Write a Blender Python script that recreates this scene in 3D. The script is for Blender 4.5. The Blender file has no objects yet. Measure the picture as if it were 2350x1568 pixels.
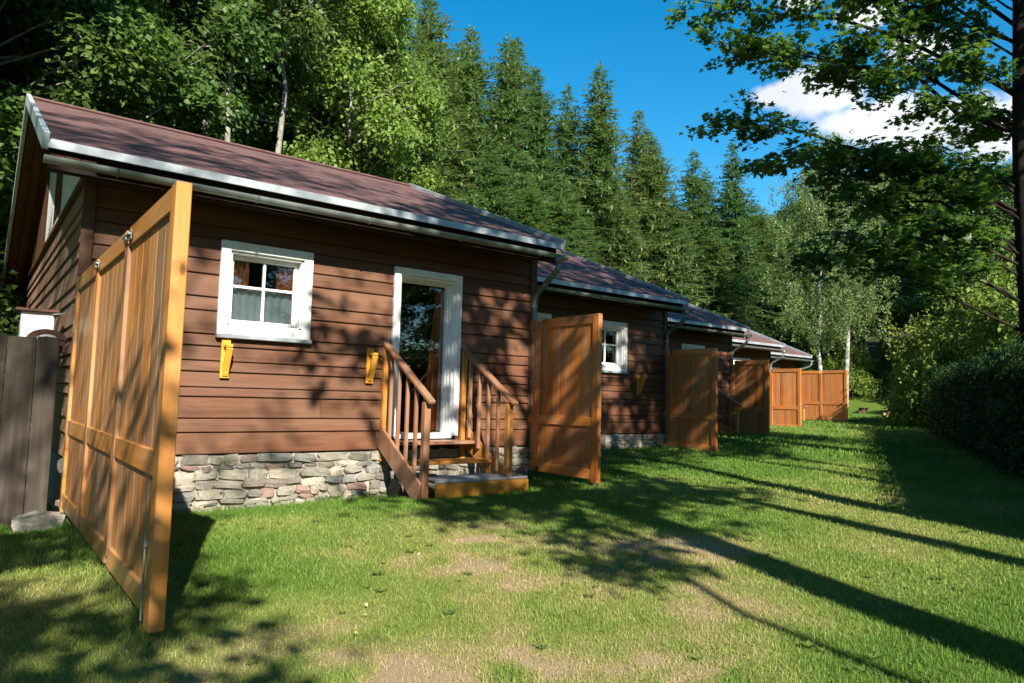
import bpy, math, random
import numpy as np
from mathutils import Matrix, Vector

# ------------------------------------------------------------------ camera, sky, sun, exposure
scene = bpy.context.scene
COL = scene.collection
YAW, PITCH, ROLL = 0.6568, 0.0806, 0.0257
CAM = Vector((0.0, -7.6, 1.28))
fwd = Vector((math.sin(YAW) * math.cos(PITCH), math.cos(YAW) * math.cos(PITCH), math.sin(PITCH)))
rgt = Vector((math.cos(YAW), -math.sin(YAW), 0.0))
upv = rgt.cross(fwd)
r2 = rgt * math.cos(ROLL) + upv * math.sin(ROLL)
u2 = upv * math.cos(ROLL) - rgt * math.sin(ROLL)
cam_data = bpy.data.cameras.new("camera")
cam_data.sensor_width = 36.0
cam_data.lens = 1610.7 / 2350.0 * 36.0
cam_data.clip_start = 0.05
cam_data.clip_end = 6000.0
cam_obj = bpy.data.objects.new("camera", cam_data)
COL.objects.link(cam_obj)
cam_obj.matrix_world = Matrix(((r2.x, u2.x, -fwd.x, CAM.x), (r2.y, u2.y, -fwd.y, CAM.y),
                               (r2.z, u2.z, -fwd.z, CAM.z), (0, 0, 0, 1)))
scene.camera = cam_obj

LIGHT = Vector((1.08, 3.15, -2.2)).normalized()          # the way the sunlight travels
SUN_EL = math.asin(-LIGHT.z)
SUN_ROT = math.atan2(-LIGHT.x, -LIGHT.y)
sun_data = bpy.data.lights.new("sun", 'SUN')
sun_data.energy = 5.0
sun_data.angle = math.radians(0.55)
sun_data.color = (1.0, 0.93, 0.82)
sun_obj = bpy.data.objects.new("sun", sun_data)
COL.objects.link(sun_obj)
sun_obj.rotation_euler = LIGHT.to_track_quat('-Z', 'Y').to_euler()
sun_obj.location = (-10, -30, 25)

world = bpy.data.worlds.new("World")
scene.world = world
world.use_nodes = True
wn, wl = world.node_tree.nodes, world.node_tree.links
for n in list(wn): wn.remove(n)
w_out = wn.new("ShaderNodeOutputWorld")
w_bg = wn.new("ShaderNodeBackground")
w_bg.inputs["Strength"].default_value = 0.072
wl.new(w_bg.outputs[0], w_out.inputs[0])
sky = wn.new("ShaderNodeTexSky")
sky.sky_type = 'NISHITA'
sky.sun_disc = False
sky.sun_elevation = SUN_EL
sky.sun_rotation = SUN_ROT
sky.altitude = 600
sky.air_density = 1.0
sky.dust_density = 0.3
sky.ozone_density = 1.6
hsv = wn.new("ShaderNodeHueSaturation")
hsv.inputs["Hue"].default_value = 0.487
hsv.inputs["Saturation"].default_value = 1.47
hsv.inputs["Value"].default_value = 1.1
wl.new(sky.outputs[0], hsv.inputs["Color"])
geo = wn.new("ShaderNodeTexCoord")


def w_math(op, a, b=None, c=None):
    n = wn.new("ShaderNodeMath"); n.operation = op
    for i, v in enumerate((a, b, c)):
        if v is None: continue
        if isinstance(v, (int, float)): n.inputs[i].default_value = v
        else: wl.new(v, n.inputs[i])
    return n.outputs[0]


def w_dot(vec):
    n = wn.new("ShaderNodeVectorMath"); n.operation = 'DOT_PRODUCT'
    wl.new(geo.outputs["Generated"], n.inputs[0]); n.inputs[1].default_value = vec
    return n.outputs["Value"]


w_noise = wn.new("ShaderNodeTexNoise")
w_noise.inputs["Scale"].default_value = 13.0
w_noise.inputs["Detail"].default_value = 9.0
w_noise.inputs["Roughness"].default_value = 0.62
wl.new(geo.outputs["Generated"], w_noise.inputs["Vector"])
mask = None
# cumulus: direction, half width, half height (radians)
for d, su, sv in (((0.880, 0.545, 0.440), .046, .024), ((0.915, 0.520, 0.452), .048, .038), ((0.955, 0.495, 0.452), .045, .030),
                  ((1.01, 0.46, 0.41), .075, .030), ((1.06, 0.41, 0.395), .085, .036), ((1.12, 0.36, 0.40), .08, .04),
                  ((0.90, 0.505, 0.585), .040, .022), ((0.97, 0.45, 0.560), .045, .020), ((1.05, 0.42, 0.52), .04, .02),
                  ((-0.6, 0.75, 0.33), .14, .05), ((-0.42, 0.85, 0.36), .12, .055), ((0.3, -0.95, 0.5), .12, .05),
                  ((0.75, -0.65, 0.42), .15, .05), ((-0.9, -0.2, 0.5), .16, .06)):
    c = Vector(d).normalized()
    a = Vector((c.y, -c.x, 0)).normalized()
    b = a.cross(c)
    if b.z < 0: b = -b
    u = w_math('DIVIDE', w_dot(a), su)
    v = w_math('DIVIDE', w_dot(b), sv)
    q = w_math('ADD', w_math('MULTIPLY', u, u), w_math('MULTIPLY', v, v))
    r = w_math('SUBTRACT', 1.0, w_math('SQRT', q))
    front = w_math('GREATER_THAN', w_dot(c), 0.3)
    r = w_math('MULTIPLY_ADD', front, 10.0, w_math('SUBTRACT', r, 10.0))
    mask = r if mask is None else w_math('SMOOTH_MAX', mask, r, 0.25)
m2 = w_math('ADD', mask, w_math('MULTIPLY', w_math('SUBTRACT', w_noise.outputs["Fac"], 0.5), 2.0))
w_map = wn.new("ShaderNodeMapRange"); w_map.interpolation_type = 'SMOOTHSTEP'
wl.new(m2, w_map.inputs["Value"])
w_map.inputs["From Min"].default_value = -0.05
w_map.inputs["From Max"].default_value = 0.55
w_mix = wn.new("ShaderNodeMix"); w_mix.data_type = 'RGBA'
wl.new(w_map.outputs[0], w_mix.inputs["Factor"])
wl.new(hsv.outputs[0], w_mix.inputs[6])
w_n2 = wn.new("ShaderNodeTexNoise"); w_n2.inputs["Scale"].default_value = 9.0; w_n2.inputs["Detail"].default_value = 5.0
wl.new(geo.outputs["Generated"], w_n2.inputs["Vector"])
w_cr = wn.new("ShaderNodeValToRGB")
w_cr.color_ramp.elements[0].position = .36; w_cr.color_ramp.elements[0].color = (4.6, 4.8, 5.2, 1)
w_cr.color_ramp.elements[1].position = .60; w_cr.color_ramp.elements[1].color = (5.9, 6.0, 6.2, 1)
wl.new(w_n2.outputs["Fac"], w_cr.inputs[0]); wl.new(w_cr.outputs[0], w_mix.inputs[7])
wl.new(w_mix.outputs[2], w_bg.inputs["Color"])

scene.view_settings.view_transform = 'Standard'
scene.view_settings.look = 'None'
scene.view_settings.exposure = 1.42
scene.view_settings.gamma = 1.0
scene.view_settings.use_curve_mapping = False
scene.render.engine = 'CYCLES'
scene.cycles.max_bounces = 7
scene.cycles.transparent_max_bounces = 8

rng = random.Random(11)
nr = np.random.RandomState(5)

# ------------------------------------------------------------------ helpers: objects
def tag(o, label=None, category=None, group=None, kind=None):
    if label: o["label"] = label
    if category: o["category"] = category
    if group: o["group"] = group
    if kind: o["kind"] = kind
    return o


def empty(name, loc=(0, 0, 0), rz=0.0):
    o = bpy.data.objects.new(name, None)
    COL.objects.link(o)
    o.location = loc
    o.rotation_euler = (0, 0, rz)
    o.empty_display_size = 0.2
    return o


def put(name, me, mat=None, parent=None, loc=(0, 0, 0), rot=(0, 0, 0), scale=(1, 1, 1)):
    o = bpy.data.objects.new(name, me)
    COL.objects.link(o)
    if mat is not None and len(me.materials) == 0: me.materials.append(mat)
    o.parent = parent
    o.location = loc; o.rotation_euler = rot; o.scale = scale
    return o


def mesh_np(name, verts, tris, mat=None, smooth=False, attr=None):
    verts = np.asarray(verts, dtype=np.float32); tris = np.asarray(tris, dtype=np.int32)
    me = bpy.data.meshes.new(name)
    me.vertices.add(len(verts)); me.vertices.foreach_set("co", verts.ravel())
    k = tris.shape[1]
    me.loops.add(tris.size); me.loops.foreach_set("vertex_index", tris.ravel())
    me.polygons.add(len(tris))
    me.polygons.foreach_set("loop_start", np.arange(0, tris.size, k, dtype=np.int32))
    me.polygons.foreach_set("loop_total", np.full(len(tris), k, dtype=np.int32))
    if smooth: me.polygons.foreach_set("use_smooth", np.ones(len(tris), dtype=bool))
    if attr:
        for an, av in attr.items():
            a = me.attributes.new(an, 'FLOAT', 'POINT'); a.data.foreach_set("value", np.asarray(av, dtype=np.float32))
    me.update(); me.validate()
    if mat: me.materials.append(mat)
    return me


class MB:
    """collects boxes, prisms and tubes into one mesh"""
    def __init__(s): s.v = []; s.f = []

    def add(s, verts, faces, M=None):
        b = len(s.v)
        for p in verts:
            p = Vector(p)
            s.v.append(tuple(M @ p) if M is not None else tuple(p))
        s.f += [tuple(b + i for i in f) for f in faces]
        return s

    def box(s, x0, x1, y0, y1, z0, z1, bev=0.0, M=None):
        if bev <= 0:
            v = [(x, y, z) for z in (z0, z1) for y in (y0, y1) for x in (x0, x1)]
            f = [(0, 2, 3, 1), (4, 5, 7, 6), (0, 1, 5, 4), (2, 6, 7, 3), (0, 4, 6, 2), (1, 3, 7, 5)]
            return s.add(v, f, M)
        c = ((x0 + x1) / 2, (y0 + y1) / 2, (z0 + z1) / 2)
        h = (abs(x1 - x0) / 2, abs(y1 - y0) / 2, abs(z1 - z0) / 2)
        bev = min(bev, min(h) * .8)
        v, idx = [], {}
        for sx in (-1, 1):
            for sy in (-1, 1):
                for sz in (-1, 1):
                    for ax in range(3):
                        sg = (sx, sy, sz)
                        p = [c[i] + sg[i] * (h[i] if i == ax else h[i] - bev) for i in range(3)]
                        idx[(sx, sy, sz, ax)] = len(v); v.append(tuple(p))
        f = []
        for ax in range(3):
            o = [i for i in range(3) if i != ax]
            for sg in (-1, 1):
                q = []
                for a, b in ((-1, -1), (1, -1), (1, 1), (-1, 1)):
                    k = [0, 0, 0]; k[ax] = sg; k[o[0]] = a; k[o[1]] = b
                    q.append(idx[(k[0], k[1], k[2], ax)])
                f.append(tuple(q))
        for ax in range(3):                       # edges along ax
            o = [i for i in range(3) if i != ax]
            for a in (-1, 1):
                for b in (-1, 1):
                    q = []
                    for e, ff in ((-1, o[0]), (1, o[0]), (1, o[1]), (-1, o[1])):
                        k = [0, 0, 0]; k[ax] = e; k[o[0]] = a; k[o[1]] = b
                        q.append(idx[(k[0], k[1], k[2], ff)])
                    f.append(tuple(q))
        for sx in (-1, 1):
            for sy in (-1, 1):
                for sz in (-1, 1):
                    f.append(tuple(idx[(sx, sy, sz, a)] for a in range(3)))
        return s.add(v, f, M)

    def beam(s, p, q, w, h, bev=0.004, up=(0, 0, 1)):
        p, q = Vector(p), Vector(q)
        d = q - p; L = d.length; d.normalize()
        u = Vector(up); x = d.cross(u)
        if x.length < 1e-4: x = d.cross(Vector((0, 1, 0)))
        x.normalize(); z = x.cross(d)
        M = Matrix(((x.x, d.x, z.x, p.x), (x.y, d.y, z.y, p.y), (x.z, d.z, z.z, p.z), (0, 0, 0, 1)))
        return s.box(-w / 2, w / 2, 0, L, -h / 2, h / 2, bev, M)

    def tube(s, pts, rad, n=8, cap=True):
        pts = [Vector(p) for p in pts]
        if not hasattr(rad, '__len__'): rad = [rad] * len(pts)
        rings = []
        prev = None
        for i, p in enumerate(pts):
            d = (pts[min(i + 1, len(pts) - 1)] - pts[max(i - 1, 0)]).normalized()
            if prev is None:
                a = d.cross(Vector((0, 0, 1)))
                if a.length < .05: a = d.cross(Vector((1, 0, 0)))
            else:
                a = prev - d * prev.dot(d)
            a.normalize(); prev = a
            b = d.cross(a)
            rings.append([len(s.v) + k for k in range(n)])
            for k in range(n):
                t = 2 * math.pi * k / n
                s.v.append(tuple(p + (a * math.cos(t) + b * math.sin(t)) * rad[i]))
        for r0, r1 in zip(rings, rings[1:]):
            for k in range(n):
                s.f.append((r0[k], r0[(k + 1) % n], r1[(k + 1) % n], r1[k]))
        if cap:
            s.f.append(tuple(reversed(rings[0]))); s.f.append(tuple(rings[-1]))
        return s

    def mesh(s, name, mat=None, smooth=False):
        me = bpy.data.meshes.new(name)
        me.from_pydata(s.v, [], s.f)
        import bmesh
        bm = bmesh.new(); bm.from_mesh(me)
        bmesh.ops.recalc_face_normals(bm, faces=bm.faces)
        bm.to_mesh(me); bm.free()
        if smooth:
            me.polygons.foreach_set("use_smooth", [True] * len(me.polygons))
        if mat: me.materials.append(mat)
        return me

    def build(s, name, mat, parent=None, smooth=False, loc=(0, 0, 0), rot=(0, 0, 0)):
        return put(name, s.mesh(name, mat, smooth), None, parent, loc, rot)


# ------------------------------------------------------------------ helpers: materials
class NT:
    def __init__(s, name):
        s.m = bpy.data.materials.new(name); s.m.use_nodes = True
        s.n, s.l = s.m.node_tree.nodes, s.m.node_tree.links
        for x in list(s.n): s.n.remove(x)
        s.out = s.n.new("ShaderNodeOutputMaterial")

    def node(s, t, **kw):
        n = s.n.new(t)
        for k, v in kw.items():
            if k.startswith('_'): setattr(n, k[1:], v)
            else:
                k = k.replace('__', ' ')
                if hasattr(v, 'is_linked') or isinstance(v, bpy.types.NodeSocket): s.l.new(v, n.inputs[k])
                else: n.inputs[k].default_value = v
        return n

    def coord(s, kind="Object", scale=(1, 1, 1), rnd=True):
        tc = s.node("ShaderNodeTexCoord")
        mp = s.node("ShaderNodeMapping"); mp.inputs["Scale"].default_value = scale
        s.l.new(tc.outputs[kind], mp.inputs["Vector"])
        if rnd:
            oi = s.node("ShaderNodeObjectInfo")
            ml = s.node("ShaderNodeMath", _operation='MULTIPLY'); s.l.new(oi.outputs["Random"], ml.inputs[0]); ml.inputs[1].default_value = 57.0
            s.l.new(ml.outputs[0], mp.inputs["Location"])
        return mp.outputs[0]

    def noise(s, vec, scale, detail=4, rough=.55):
        n = s.node("ShaderNodeTexNoise", Scale=scale, Detail=detail, Roughness=rough)
        s.l.new(vec, n.inputs["Vector"])
        return n.outputs["Fac"]

    def ramp(s, fac, stops):
        n = s.node("ShaderNodeValToRGB")
        e = n.color_ramp.elements
        e[0].position, e[0].color = stops[0][0], (*stops[0][1], 1)
        e[1].position, e[1].color = stops[-1][0], (*stops[-1][1], 1)
        for p, c in stops[1:-1]:
            k = e.new(p); k.color = (*c, 1)
        s.l.new(fac, n.inputs[0])
        return n.outputs[0]

    def mix(s, fac, a, b, mode='MIX'):
        n = s.node("ShaderNodeMix", _data_type='RGBA', _blend_type=mode)
        for k, v in ((0, fac), (6, a), (7, b)):
            if isinstance(v, bpy.types.NodeSocket): s.l.new(v, n.inputs[k])
            elif isinstance(v, (int, float)): n.inputs[k].default_value = v
            else: n.inputs[k].default_value = (*v, 1)
        return n.outputs[2]

    def bump(s, h, strength=.3, dist=.01):
        n = s.node("ShaderNodeBump", Strength=strength, Distance=dist)
        s.l.new(h, n.inputs["Height"])
        return n.outputs[0]

    def principled(s, color, rough=.6, spec=.4, metal=0.0, normal=None):
        n = s.node("ShaderNodeBsdfPrincipled", Metallic=metal)
        n.inputs["Specular IOR Level"].default_value = spec
        if isinstance(color, bpy.types.NodeSocket): s.l.new(color, n.inputs["Base Color"])
        else: n.inputs["Base Color"].default_value = (*color, 1)
        if isinstance(rough, bpy.types.NodeSocket): s.l.new(rough, n.inputs["Roughness"])
        else: n.inputs["Roughness"].default_value = rough
        if normal is not None: s.l.new(normal, n.inputs["Normal"])
        s.l.new(n.outputs[0], s.out.inputs[0])
        return n


def wood(name, cols, axis=2, rough=.5, spec=.35, fine=26.0, knots=True, vary=.25, bump=.25, grey=None):
    t = NT(name)
    sc = [1.0, 1.0, 1.0]; sc[axis] = .07
    v = t.coord("Object", tuple(sc))
    g = t.noise(v, fine, 6, .6)
    b = t.noise(v, fine * .22, 3, .5)
    m = t.node("ShaderNodeMath", _operation='MULTIPLY_ADD'); t.l.new(g, m.inputs[0]); m.inputs[1].default_value = .55
    m2 = t.node("ShaderNodeMath", _operation='MULTIPLY'); t.l.new(b, m2.inputs[0]); m2.inputs[1].default_value = .5
    t.l.new(m2.outputs[0], m.inputs[2])
    n = len(cols)
    col = t.ramp(m.outputs[0], [(.34 + .36 * i / (n - 1), c) for i, c in enumerate(cols)])
    if grey is not None:                          # weathered streaks
        sc2 = [1.0, 1.0, 1.0]; sc2[axis] = .16
        v2 = t.coord("Object", tuple(sc2))
        f2 = t.noise(v2, 4.2, 6, .68)
        r2_ = t.ramp(f2, [(.42, (0, 0, 0)), (.62, (1, 1, 1))])
        bw = t.node("ShaderNodeRGBToBW"); t.l.new(r2_, bw.inputs[0])
        ml = t.node("ShaderNodeMath", _operation='MULTIPLY'); t.l.new(bw.outputs[0], ml.inputs[0]); ml.inputs[1].default_value = grey[1]
        col = t.mix(ml.outputs[0], col, grey[0])
    if knots:
        sk = [1.0, 1.0, 1.0]; sk[axis] = .45
        vk = t.coord("Object", tuple(sk))
        vo = t.node("ShaderNodeTexVoronoi", Scale=4.2); t.l.new(vk, vo.inputs["Vector"])
        kr = t.ramp(vo.outputs["Distance"], [(.035, (1, 1, 1)), (.075, (0, 0, 0))])
        bw = t.node("ShaderNodeRGBToBW"); t.l.new(kr, bw.inputs[0])
        ml = t.node("ShaderNodeMath", _operation='MULTIPLY'); t.l.new(bw.outputs[0], ml.inputs[0]); ml.inputs[1].default_value = .7
        col = t.mix(ml.outputs[0], col, tuple(c * .25 for c in cols[0]))
    oi = t.node("ShaderNodeObjectInfo")
    mr = t.node("ShaderNodeMapRange"); t.l.new(oi.outputs["Random"], mr.inputs[0])
    mr.inputs["To Min"].default_value = 1 - vary; mr.inputs["To Max"].default_value = 1 + vary * .6
    hs = t.node("ShaderNodeHueSaturation"); t.l.new(col, hs.inputs["Color"]); t.l.new(mr.outputs[0], hs.inputs["Value"])
    t.principled(hs.outputs[0], rough, spec, 0, t.bump(g, bump, .004))
    return t.m


def plain(name, c1, c2, scale=6, rough=.6, spec=.35, metal=0, bump=.2, bdist=.004, rnd=True, detail=6, vary=0):
    t = NT(name)
    v = t.coord("Object", rnd=rnd)
    f = t.noise(v, scale, detail, .6)
    col = t.ramp(f, [(.32, c1), (.68, c2)])
    if vary:
        oi = t.node("ShaderNodeObjectInfo")
        mr = t.node("ShaderNodeMapRange"); t.l.new(oi.outputs["Random"], mr.inputs[0])
        mr.inputs["To Min"].default_value = 1 - vary; mr.inputs["To Max"].default_value = 1 + vary
        hs = t.node("ShaderNodeHueSaturation"); t.l.new(col, hs.inputs["Color"]); t.l.new(mr.outputs[0], hs.inputs["Value"])
        col = hs.outputs[0]
    f2 = t.noise(v, scale * 7, 4, .6)
    t.principled(col, rough, spec, metal, t.bump(f2, bump, bdist))
    return t.m


def leafmat(name, dark, mid, light, trans=.35, tcol=None, rough=.5, spec=.3, hue=.03):
    t = NT(name)
    g = t.node("ShaderNodeNewGeometry")
    col = t.ramp(g.outputs["Random Per Island"], [(0.0, dark), (.5, mid), (1.0, light)])
    oi = t.node("ShaderNodeObjectInfo")
    mr = t.node("ShaderNodeMapRange"); t.l.new(oi.outputs["Random"], mr.inputs[0])
    mr.inputs["To Min"].default_value = .5 - hue; mr.inputs["To Max"].default_value = .5 + hue
    mv = t.node("ShaderNodeMapRange"); t.l.new(oi.outputs["Random"], mv.inputs[0])
    mv.inputs["To Min"].default_value = 1.12; mv.inputs["To Max"].default_value = .82
    hs = t.node("ShaderNodeHueSaturation"); t.l.new(col, hs.inputs["Color"])
    t.l.new(mr.outputs[0], hs.inputs["Hue"]); t.l.new(mv.outputs[0], hs.inputs["Value"])
    p = t.principled(hs.outputs[0], rough, spec)
    tr = t.node("ShaderNodeBsdfTranslucent")
    tc = t.mix(.55, hs.outputs[0], tcol or light)
    t.l.new(tc, tr.inputs["Color"])
    mx = t.node("ShaderNodeMixShader"); mx.inputs[0].default_value = trans
    t.l.new(p.outputs[0], mx.inputs[1]); t.l.new(tr.outputs[0], mx.inputs[2])
    t.l.new(mx.outputs[0], t.out.inputs[0])
    return t.m


def glassmat(name, tint=(.9, .95, .95)):
    t = NT(name)
    tr = t.node("ShaderNodeBsdfTransparent"); tr.inputs[0].default_value = (*tint, 1)
    gl = t.node("ShaderNodeBsdfGlossy"); gl.inputs["Roughness"].default_value = .01
    fr = t.node("ShaderNodeFresnel", IOR=1.62)
    v = t.coord("Object", rnd=True)
    n = t.noise(v, 2.2, 2, .5)
    bp = t.bump(n, .05, .02)
    t.l.new(bp, gl.inputs["Normal"])
    ml = t.node("ShaderNodeMath", _operation='MULTIPLY'); t.l.new(fr.outputs[0], ml.inputs[0]); ml.inputs[1].default_value = 1.6
    mx = t.node("ShaderNodeMixShader"); t.l.new(ml.outputs[0], mx.inputs[0])
    t.l.new(tr.outputs[0], mx.inputs[1]); t.l.new(gl.outputs[0], mx.inputs[2])
    t.l.new(mx.outputs[0], t.out.inputs[0])
    return t.m


M = {}
M['board'] = wood('board', [(.070, .026, .012), (.110, .043, .020), (.155, .065, .032)], axis=0, rough=.58, spec=.3, fine=30, knots=False, vary=.13, bump=.3, grey=((.155, .085, .05), .5))
M['board_side_lit'] = wood('board_side_lit', [(.17, .085, .055), (.25, .135, .09), (.32, .185, .13)], axis=1, rough=.6, spec=.3, fine=30, knots=False, vary=.12, bump=.2, grey=((.33, .24, .18), .5))  # front board brown made lighter for the gable: glancing sun put into the colour
M['core'] = plain('core', (.018, .009, .006), (.028, .013, .008), 8, .8)
M['interior'] = plain('interior', (.10, .06, .035), (.14, .085, .05), 5, .8)
M['white'] = plain('white', (.62, .62, .60), (.80, .80, .78), 9, .45, .4, bump=.15)
M['whiteboard'] = plain('whiteboard', (.58, .60, .60), (.76, .77, .76), 4, .55, .3)
M['roof'] = plain('roof', (.078, .042, .040), (.135, .074, .069), 5, .85, .25, bump=.8, bdist=.006, rnd=True, detail=9)
M['soffit'] = wood('soffit', [(.06, .022, .010), (.10, .040, .018), (.13, .055, .026)], axis=1, rough=.6, fine=24, knots=False, vary=.2)
M['zinc'] = plain('zinc', (.17, .20, .19), (.30, .33, .32), 7, .42, .5, .55, bump=.1)
M['zincdark'] = plain('zincdark', (.10, .125, .12), (.19, .22, .21), 9, .5, .5, .4, bump=.15)
M['flash'] = plain('flash', (.28, .31, .33), (.46, .50, .52), 5, .4, .5, .35, bump=.1)
M['flashblue'] = plain('flashblue', (.34, .44, .45), (.50, .60, .61), 12, .45, .5, .2, bump=.1)
M['oak'] = wood('oak', [(.22, .078, .018), (.40, .155, .034), (.50, .225, .06)], axis=2, rough=.42, spec=.4, fine=24, vary=.22, grey=((.27, .175, .11), .9))
M['oakrail'] = wood('oakrail', [(.28, .10, .016), (.42, .165, .028), (.50, .225, .05)], axis=1, rough=.4, spec=.4, fine=24, vary=.14, grey=((.36, .25, .14), .5))
M['oakend'] = wood('oakend', [(.32, .100, .013), (.47, .160, .020), (.54, .215, .04)], axis=2, rough=.38, spec=.45, fine=22, vary=.1, grey=((.40, .24, .10), .5))
M['red'] = wood('red', [(.28, .080, .014), (.46, .145, .024), (.56, .215, .045)], axis=2, rough=.42, spec=.4, fine=24, vary=.2, grey=((.33, .21, .13), .55))
M['redrail'] = wood('redrail', [(.31, .092, .015), (.49, .160, .028), (.58, .23, .048)], axis=1, rough=.42, spec=.4, fine=24, vary=.14, grey=((.33, .21, .13), .4))
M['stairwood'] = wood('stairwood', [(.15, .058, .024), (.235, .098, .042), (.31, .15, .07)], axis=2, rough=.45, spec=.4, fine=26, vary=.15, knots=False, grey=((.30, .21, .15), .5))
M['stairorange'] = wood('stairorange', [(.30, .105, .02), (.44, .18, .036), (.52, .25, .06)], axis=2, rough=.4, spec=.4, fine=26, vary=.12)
M['yellow'] = wood('yellow', [(.30, .125, .016), (.44, .195, .026), (.52, .26, .05)], axis=0, rough=.4, spec=.4, fine=22, vary=.08)
M['bracket'] = wood('bracket', [(.50, .20, .016), (.66, .30, .03), (.72, .37, .05)], axis=2, rough=.4, spec=.4, fine=22, vary=.08, knots=False)
M['slabtop'] = plain('slabtop', (.20, .19, .18), (.36, .34, .32), 14, .8, .3, bump=.5)
M['doorleaf'] = wood('doorleaf', [(.42, .085, .018), (.54, .125, .028), (.60, .16, .04)], axis=2, rough=.4, fine=22, vary=.05, knots=False)
M['curtain'] = plain('curtain', (.78, .82, .86), (.88, .90, .92), 20, .8, .1)
M['orange_curtain'] = plain('orange_curtain', (.55, .15, .045), (.68, .22, .07), 14, .8, .1)
M['glass'] = glassmat('glass')
M['mortar'] = plain('mortar', (.20, .18, .145), (.44, .40, .33), 18, .95, .2, bump=.6, bdist=.01)
stone_cols = [((.17, .155, .13), (.40, .365, .30)), ((.24, .215, .17), (.47, .43, .35)), ((.14, .115, .095), (.29, .24, .20)),
              ((.18, .18, .16), (.36, .35, .31)), ((.20, .125, .105), (.33, .235, .20)), ((.27, .235, .175), (.50, .45, .36))]
for i, (a, b) in enumerate(stone_cols): M[f'stone{i}'] = plain(f'stone{i}', a, b, 9, .95, .15, bump=.9, bdist=.012, detail=9, vary=.22)
M['fenceboard'] = wood('fenceboard', [(.022, .017, .013), (.048, .038, .030), (.085, .070, .055)], axis=2, rough=.85, spec=.15, fine=20, knots=False, vary=.25, bump=.4)
M['brownpaint'] = plain('brownpaint', (.07, .025, .015), (.11, .045, .03), 8, .5)
M['metal'] = plain('metal', (.22, .24, .20), (.38, .40, .35), 22, .45, .5, .6)
M['darkwood'] = wood('darkwood', [(.05, .03, .018), (.09, .055, .03), (.13, .085, .05)], axis=0, rough=.7, fine=20, knots=False)
M['benchwood'] = wood('benchwood', [(.26, .16, .075), (.38, .24, .12), (.46, .31, .17)], axis=0, rough=.7, fine=20, knots=False)
M['bark'] = plain('bark', (.055, .045, .036), (.16, .14, .115), 9, .9, .15, bump=1.0, bdist=.02)
M['barkgrey'] = plain('barkgrey', (.13, .12, .10), (.30, .28, .235), 5, .9, .15, bump=.8, bdist=.02)
M['barkspruce'] = plain('barkspruce', (.10, .075, .05), (.22, .17, .12), 8, .9, .15, bump=.8, bdist=.02)
M['barkbirch'] = plain('barkbirch', (.08, .075, .07), (.46, .45, .42), 4.5, .8, .2, bump=.4, bdist=.01)
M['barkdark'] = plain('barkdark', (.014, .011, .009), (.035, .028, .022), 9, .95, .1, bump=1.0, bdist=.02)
M['leafA'] = leafmat('leafA', (.030, .070, .014), (.058, .122, .022), (.10, .175, .034), .38, (.17, .30, .04))
M['leafB'] = leafmat('leafB', (.042, .090, .020), (.080, .145, .031), (.13, .195, .046), .4, (.21, .33, .06))
M['leafolive'] = leafmat('leafolive', (.072, .10, .034), (.12, .155, .055), (.18, .215, .08), .36, (.26, .31, .09))
M['leafbirch'] = leafmat('leafbirch', (.080, .130, .042), (.135, .200, .066), (.20, .275, .10), .42, (.27, .38, .10))
M['needle'] = leafmat('needle', (.048, .100, .030), (.085, .162, .046), (.140, .225, .070), .32, (.18, .30, .06), .55, .25, .04)
M['leafmaple'] = leafmat('leafmaple', (.032, .076, .022), (.058, .122, .030), (.10, .18, .042), .44, (.22, .42, .04), .42, .4, .01)
M['leafbright'] = leafmat('leafbright', (.10, .165, .028), (.16, .245, .042), (.23, .31, .06), .45, (.34, .45, .07))
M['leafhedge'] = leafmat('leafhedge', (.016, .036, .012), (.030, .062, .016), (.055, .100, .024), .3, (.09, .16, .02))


# ------------------------------------------------------------------ ground: one sheet, lawn + bank + wooded slope
def sw(x, y):
    return (x - .765) * .927 + y * .374, (x - .765) * .374 - y * .927


_lat = np.random.RandomState(3).rand(64, 64)


def vnoise(x, y):
    x = np.asarray(x); y = np.asarray(y)
    xi = np.floor(x).astype(int); yi = np.floor(y).astype(int)
    fx = x - xi; fy = y - yi
    fx = fx * fx * (3 - 2 * fx); fy = fy * fy * (3 - 2 * fy)
    g = lambda a, b: _lat[a % 64, b % 64]
    return (g(xi, yi) * (1 - fx) + g(xi + 1, yi) * fx) * (1 - fy) + (g(xi, yi + 1) * (1 - fx) + g(xi + 1, yi + 1) * fx) * fy


def fbm(x, y, o=4):
    t = 0; a = .5; n = 0
    for i in range(o):
        t = t + a * vnoise(x * 2 ** i + 17.3 * i, y * 2 ** i + 5.1 * i); n += a; a *= .5
    return t / n


def ground_z(x, y):
    x = np.asarray(x, float); y = np.asarray(y, float)
    s, w = sw(x, y)
    z = .18 + .0165 * np.clip(s, -10, 42)
    h = np.maximum(0, -w - 8.5)
    z = z + np.where(h < 60, .5 * h, 30)
    bank = np.clip((s - 42) * .22, 0, 4) * np.clip((18 - w) / 10, 0, 1)
    z = z + bank
    z = z + np.clip((s - 64) * .3, 0, 26)
    dip = np.exp(np.minimum(y, 0) / .8) * np.clip((6.6 - x) / .8, 0, 1) * (y > -6)
    z = z - .18 * dip
    z = z + .035 * (fbm(x * .9, y * .9, 3) - .5) * np.clip(1.2 - 0 * x, 0, 1)
    return z


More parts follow.
